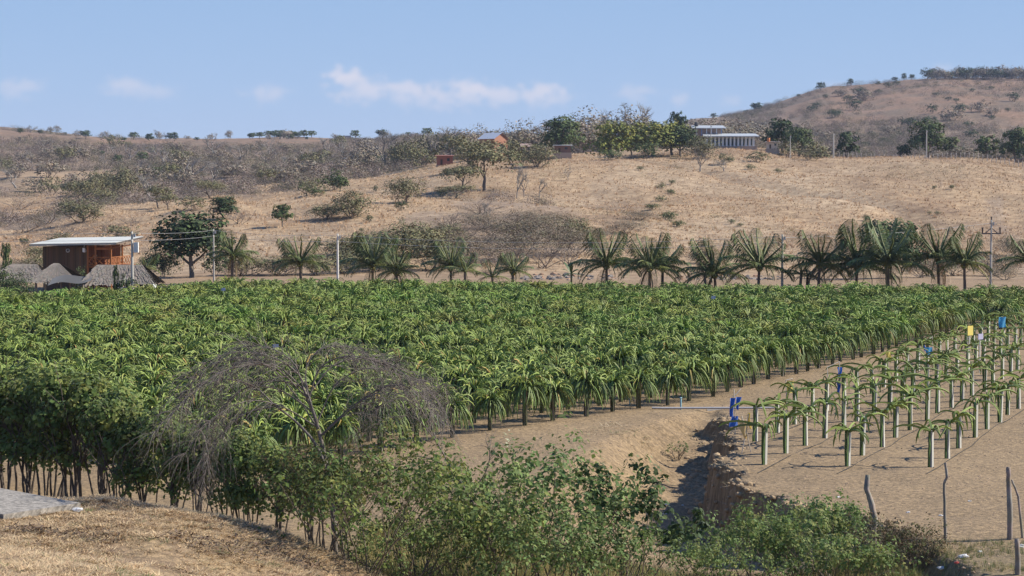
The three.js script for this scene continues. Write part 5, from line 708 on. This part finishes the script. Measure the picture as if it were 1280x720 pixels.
    for (const a of arms) {
      const p = curve(a.p, a.z0 ?? 0, a.z1 ?? 0, 14); b.tube(p, p.map((_, i) => lerp(a.r ?? 0.019, 0.005, i / 14)), 5, p.map(() => vary(col, rr, 0.3)));
      const m = Math.round(twigN * a.n); for (let k = 0; k < m; k++) { const u = 0.2 + 0.8 * rr(), i = Math.min(13, Math.floor(u * 14)), q = p[i], dir = unit([p[i + 1][0] - q[0], p[i + 1][1] - q[1], p[i + 1][2] - q[2]]), e = rdir(rr), len = 0.35 + rr() * 0.75, path = [q]; let v = unit([dir[0] * 0.9 + e[0] * 0.75, dir[1] * 0.9 + e[1] * 0.6 + 0.25, dir[2] * 0.9 + e[2] * 0.9]), at = q; for (let s = 0; s < 4; s++) { v = unit([v[0] + (rr() - 0.5) * 0.25, v[1] - 0.24, v[2] + (rr() - 0.5) * 0.25]); at = [at[0] + v[0] * len / 4, at[1] + v[1] * len / 4, at[2] + v[2] * len / 4]; path.push(at);
          if (rr() < 0.75) { const e2 = rdir(rr), l2 = 0.12 + rr() * 0.3, v2 = unit([v[0] + e2[0] * 0.8, v[1] + e2[1] * 0.8 - 0.2, v[2] + e2[2] * 0.8]); w.tube([at, [at[0] + v2[0] * l2 * 0.5, at[1] + v2[1] * l2 * 0.5, at[2] + v2[2] * l2 * 0.5], [at[0] + v2[0] * l2, at[1] + v2[1] * l2 - 0.05, at[2] + v2[2] * l2]], [0.0035, 0.003, 0.0015], 3, vary(col, rr, 0.4), false); } }
        w.tube(path, [0.006, 0.005, 0.004, 0.003, 0.002], 3, vary(col, rr, 0.4), false); }
    }
    part(o, 'trunk', t, M.wood); part(o, 'limbs', b, M.wood); part(o, 'twigs', w, M.wood); return o;
  }
  const GB = [0.175, 0.15, 0.135];
  bareTree('bare_tree', 'wide leafless grey tree with weeping twigs in front of the crop', 418, 680, 47, [{ p: [[418, 680], [412, 620], [402, 560], [392, 520], [378, 485]], r0: 0.07, r1: 0.03 }, { p: [[412, 620], [398, 562], [372, 528], [345, 505]], r0: 0.045, r1: 0.02, z: 0.4, hang: 1 }],
    [{ p: [[392, 520], [375, 470], [340, 445], [290, 440], [240, 465], [205, 510]], n: 1, z1: 0.6 }, { p: [[378, 485], [355, 478], [320, 480], [280, 505], [255, 550], [240, 610]], n: 1, z1: -0.5 }, { p: [[345, 505], [320, 480], [285, 470], [245, 485], [215, 530]], n: 0.9, z0: 0.4, z1: 1.3 }, { p: [[385, 500], [400, 460], [430, 445], [470, 450], [510, 468], [540, 490]], n: 1, z1: 0.5 }, { p: [[395, 530], [420, 480], [460, 462], [505, 475], [535, 500]], n: 0.8, z1: -0.6 }, { p: [[402, 545], [440, 510], [470, 490], [500, 490]], n: 0.6, z1: 0.9 }, { p: [[378, 485], [365, 455], [330, 436], [300, 437], [265, 455]], n: 0.9, z1: -1.0 }, { p: [[388, 505], [380, 465], [395, 440], [425, 436], [455, 445]], n: 0.8, z1: -0.9 }, { p: [[350, 508], [310, 515], [280, 540], [262, 580], [250, 630]], n: 0.8, z1: 0.8 }, { p: [[398, 540], [370, 500], [330, 460], [280, 452], [230, 480], [212, 540]], n: 0.9, z1: -1.4 }, { p: [[396, 535], [350, 505], [310, 498], [265, 525], [235, 570]], n: 0.9, z1: 1.6 }, { p: [[385, 500], [340, 455], [285, 460], [235, 500], [200, 540]], n: 0.9, z1: 2.0 }, { p: [[400, 545], [450, 500], [500, 478], [540, 500], [556, 530]], n: 0.9, z1: 1.2 }, { p: [[384, 495], [420, 455], [475, 455], [525, 485], [552, 520]], n: 0.9, z1: -1.4 }, { p: [[390, 515], [345, 490], [300, 490], [262, 530], [235, 600]], n: 0.8, z1: -1.8 }, { p: [[380, 490], [350, 460], [315, 450], [275, 470], [250, 520]], n: 0.9, z1: 0.2 }], 78, 5, GB);
  bareTree('leaning_bare_tree', 'leaning leafless dark tree with thin drooping branches among the bushes', 627, 722, 48.6, [{ p: [[627, 722], [612, 680], [595, 640], [585, 620], [572, 600], [560, 580], [548, 558], [536, 540]], r0: 0.05, r1: 0.016 }],
    [{ p: [[572, 600], [545, 578], [515, 572], [485, 590]], n: 0.35 }, { p: [[560, 580], [540, 545], [515, 520], [480, 525], [450, 545]], n: 0.9, z1: 0.5 }, { p: [[548, 558], [530, 520], [500, 500], [465, 515], [440, 550]], n: 0.9, z1: -0.5 }, { p: [[536, 540], [540, 500], [555, 480], [560, 500]], n: 0.6 }, { p: [[590, 630], [560, 625], [530, 645], [515, 670]], n: 0.3, z1: 0.4 }, { p: [[585, 620], [605, 595], [612, 570], [606, 548]], n: 0.3 }, { p: [[540, 545], [520, 500], [500, 480], [470, 490], [455, 515]], n: 0.8, z1: 0.8 }], 45, 6, [0.14, 0.115, 0.10]);
  // brushwood and dead leaves on the mound
  const dl = (px, py, n, rad, seed, label) => { const h = hit(px, py, 25), rr = rng(seed), g = new G(); for (let m = 0; m < n; m++) { const a = rr() * 6.28, q = rad * Math.sqrt(rr()), X = h.x + Math.cos(a) * q * 1.4, D = h.d + Math.sin(a) * q, y = groundY(X, -D), e = unit([rr() - 0.5, (rr() - 0.4) * 0.4, rr() - 0.5]); g.leaf(X - h.x, y - h.y + 0.03 + rr() * 0.06, h.d - D, e, unit([(rr() - 0.5), 1, rr() - 0.5]), 0.05 + rr() * 0.12, 0.02 + rr() * 0.03, vary([0.14, 0.10, 0.07], rr, 0.6)); } const o = single('dead_brush', g, M.dry, label, 'brush'); o.position.set(h.x, h.y, -h.d); };
  dl(270, 683, 420, 0.75, 1, 'dark brown heap of dead brush on the right shoulder of the mound'); dl(38, 664, 160, 0.35, 2, 'small dark patch of dead leaves near the concrete slab'); dl(110, 672, 200, 0.6, 3, 'thin scatter of dead leaves in the middle of the mound'); dl(345, 690, 300, 0.7, 4, 'dead leaf litter at the hedge edge of the mound');
}
renderer.render(scene, camera);
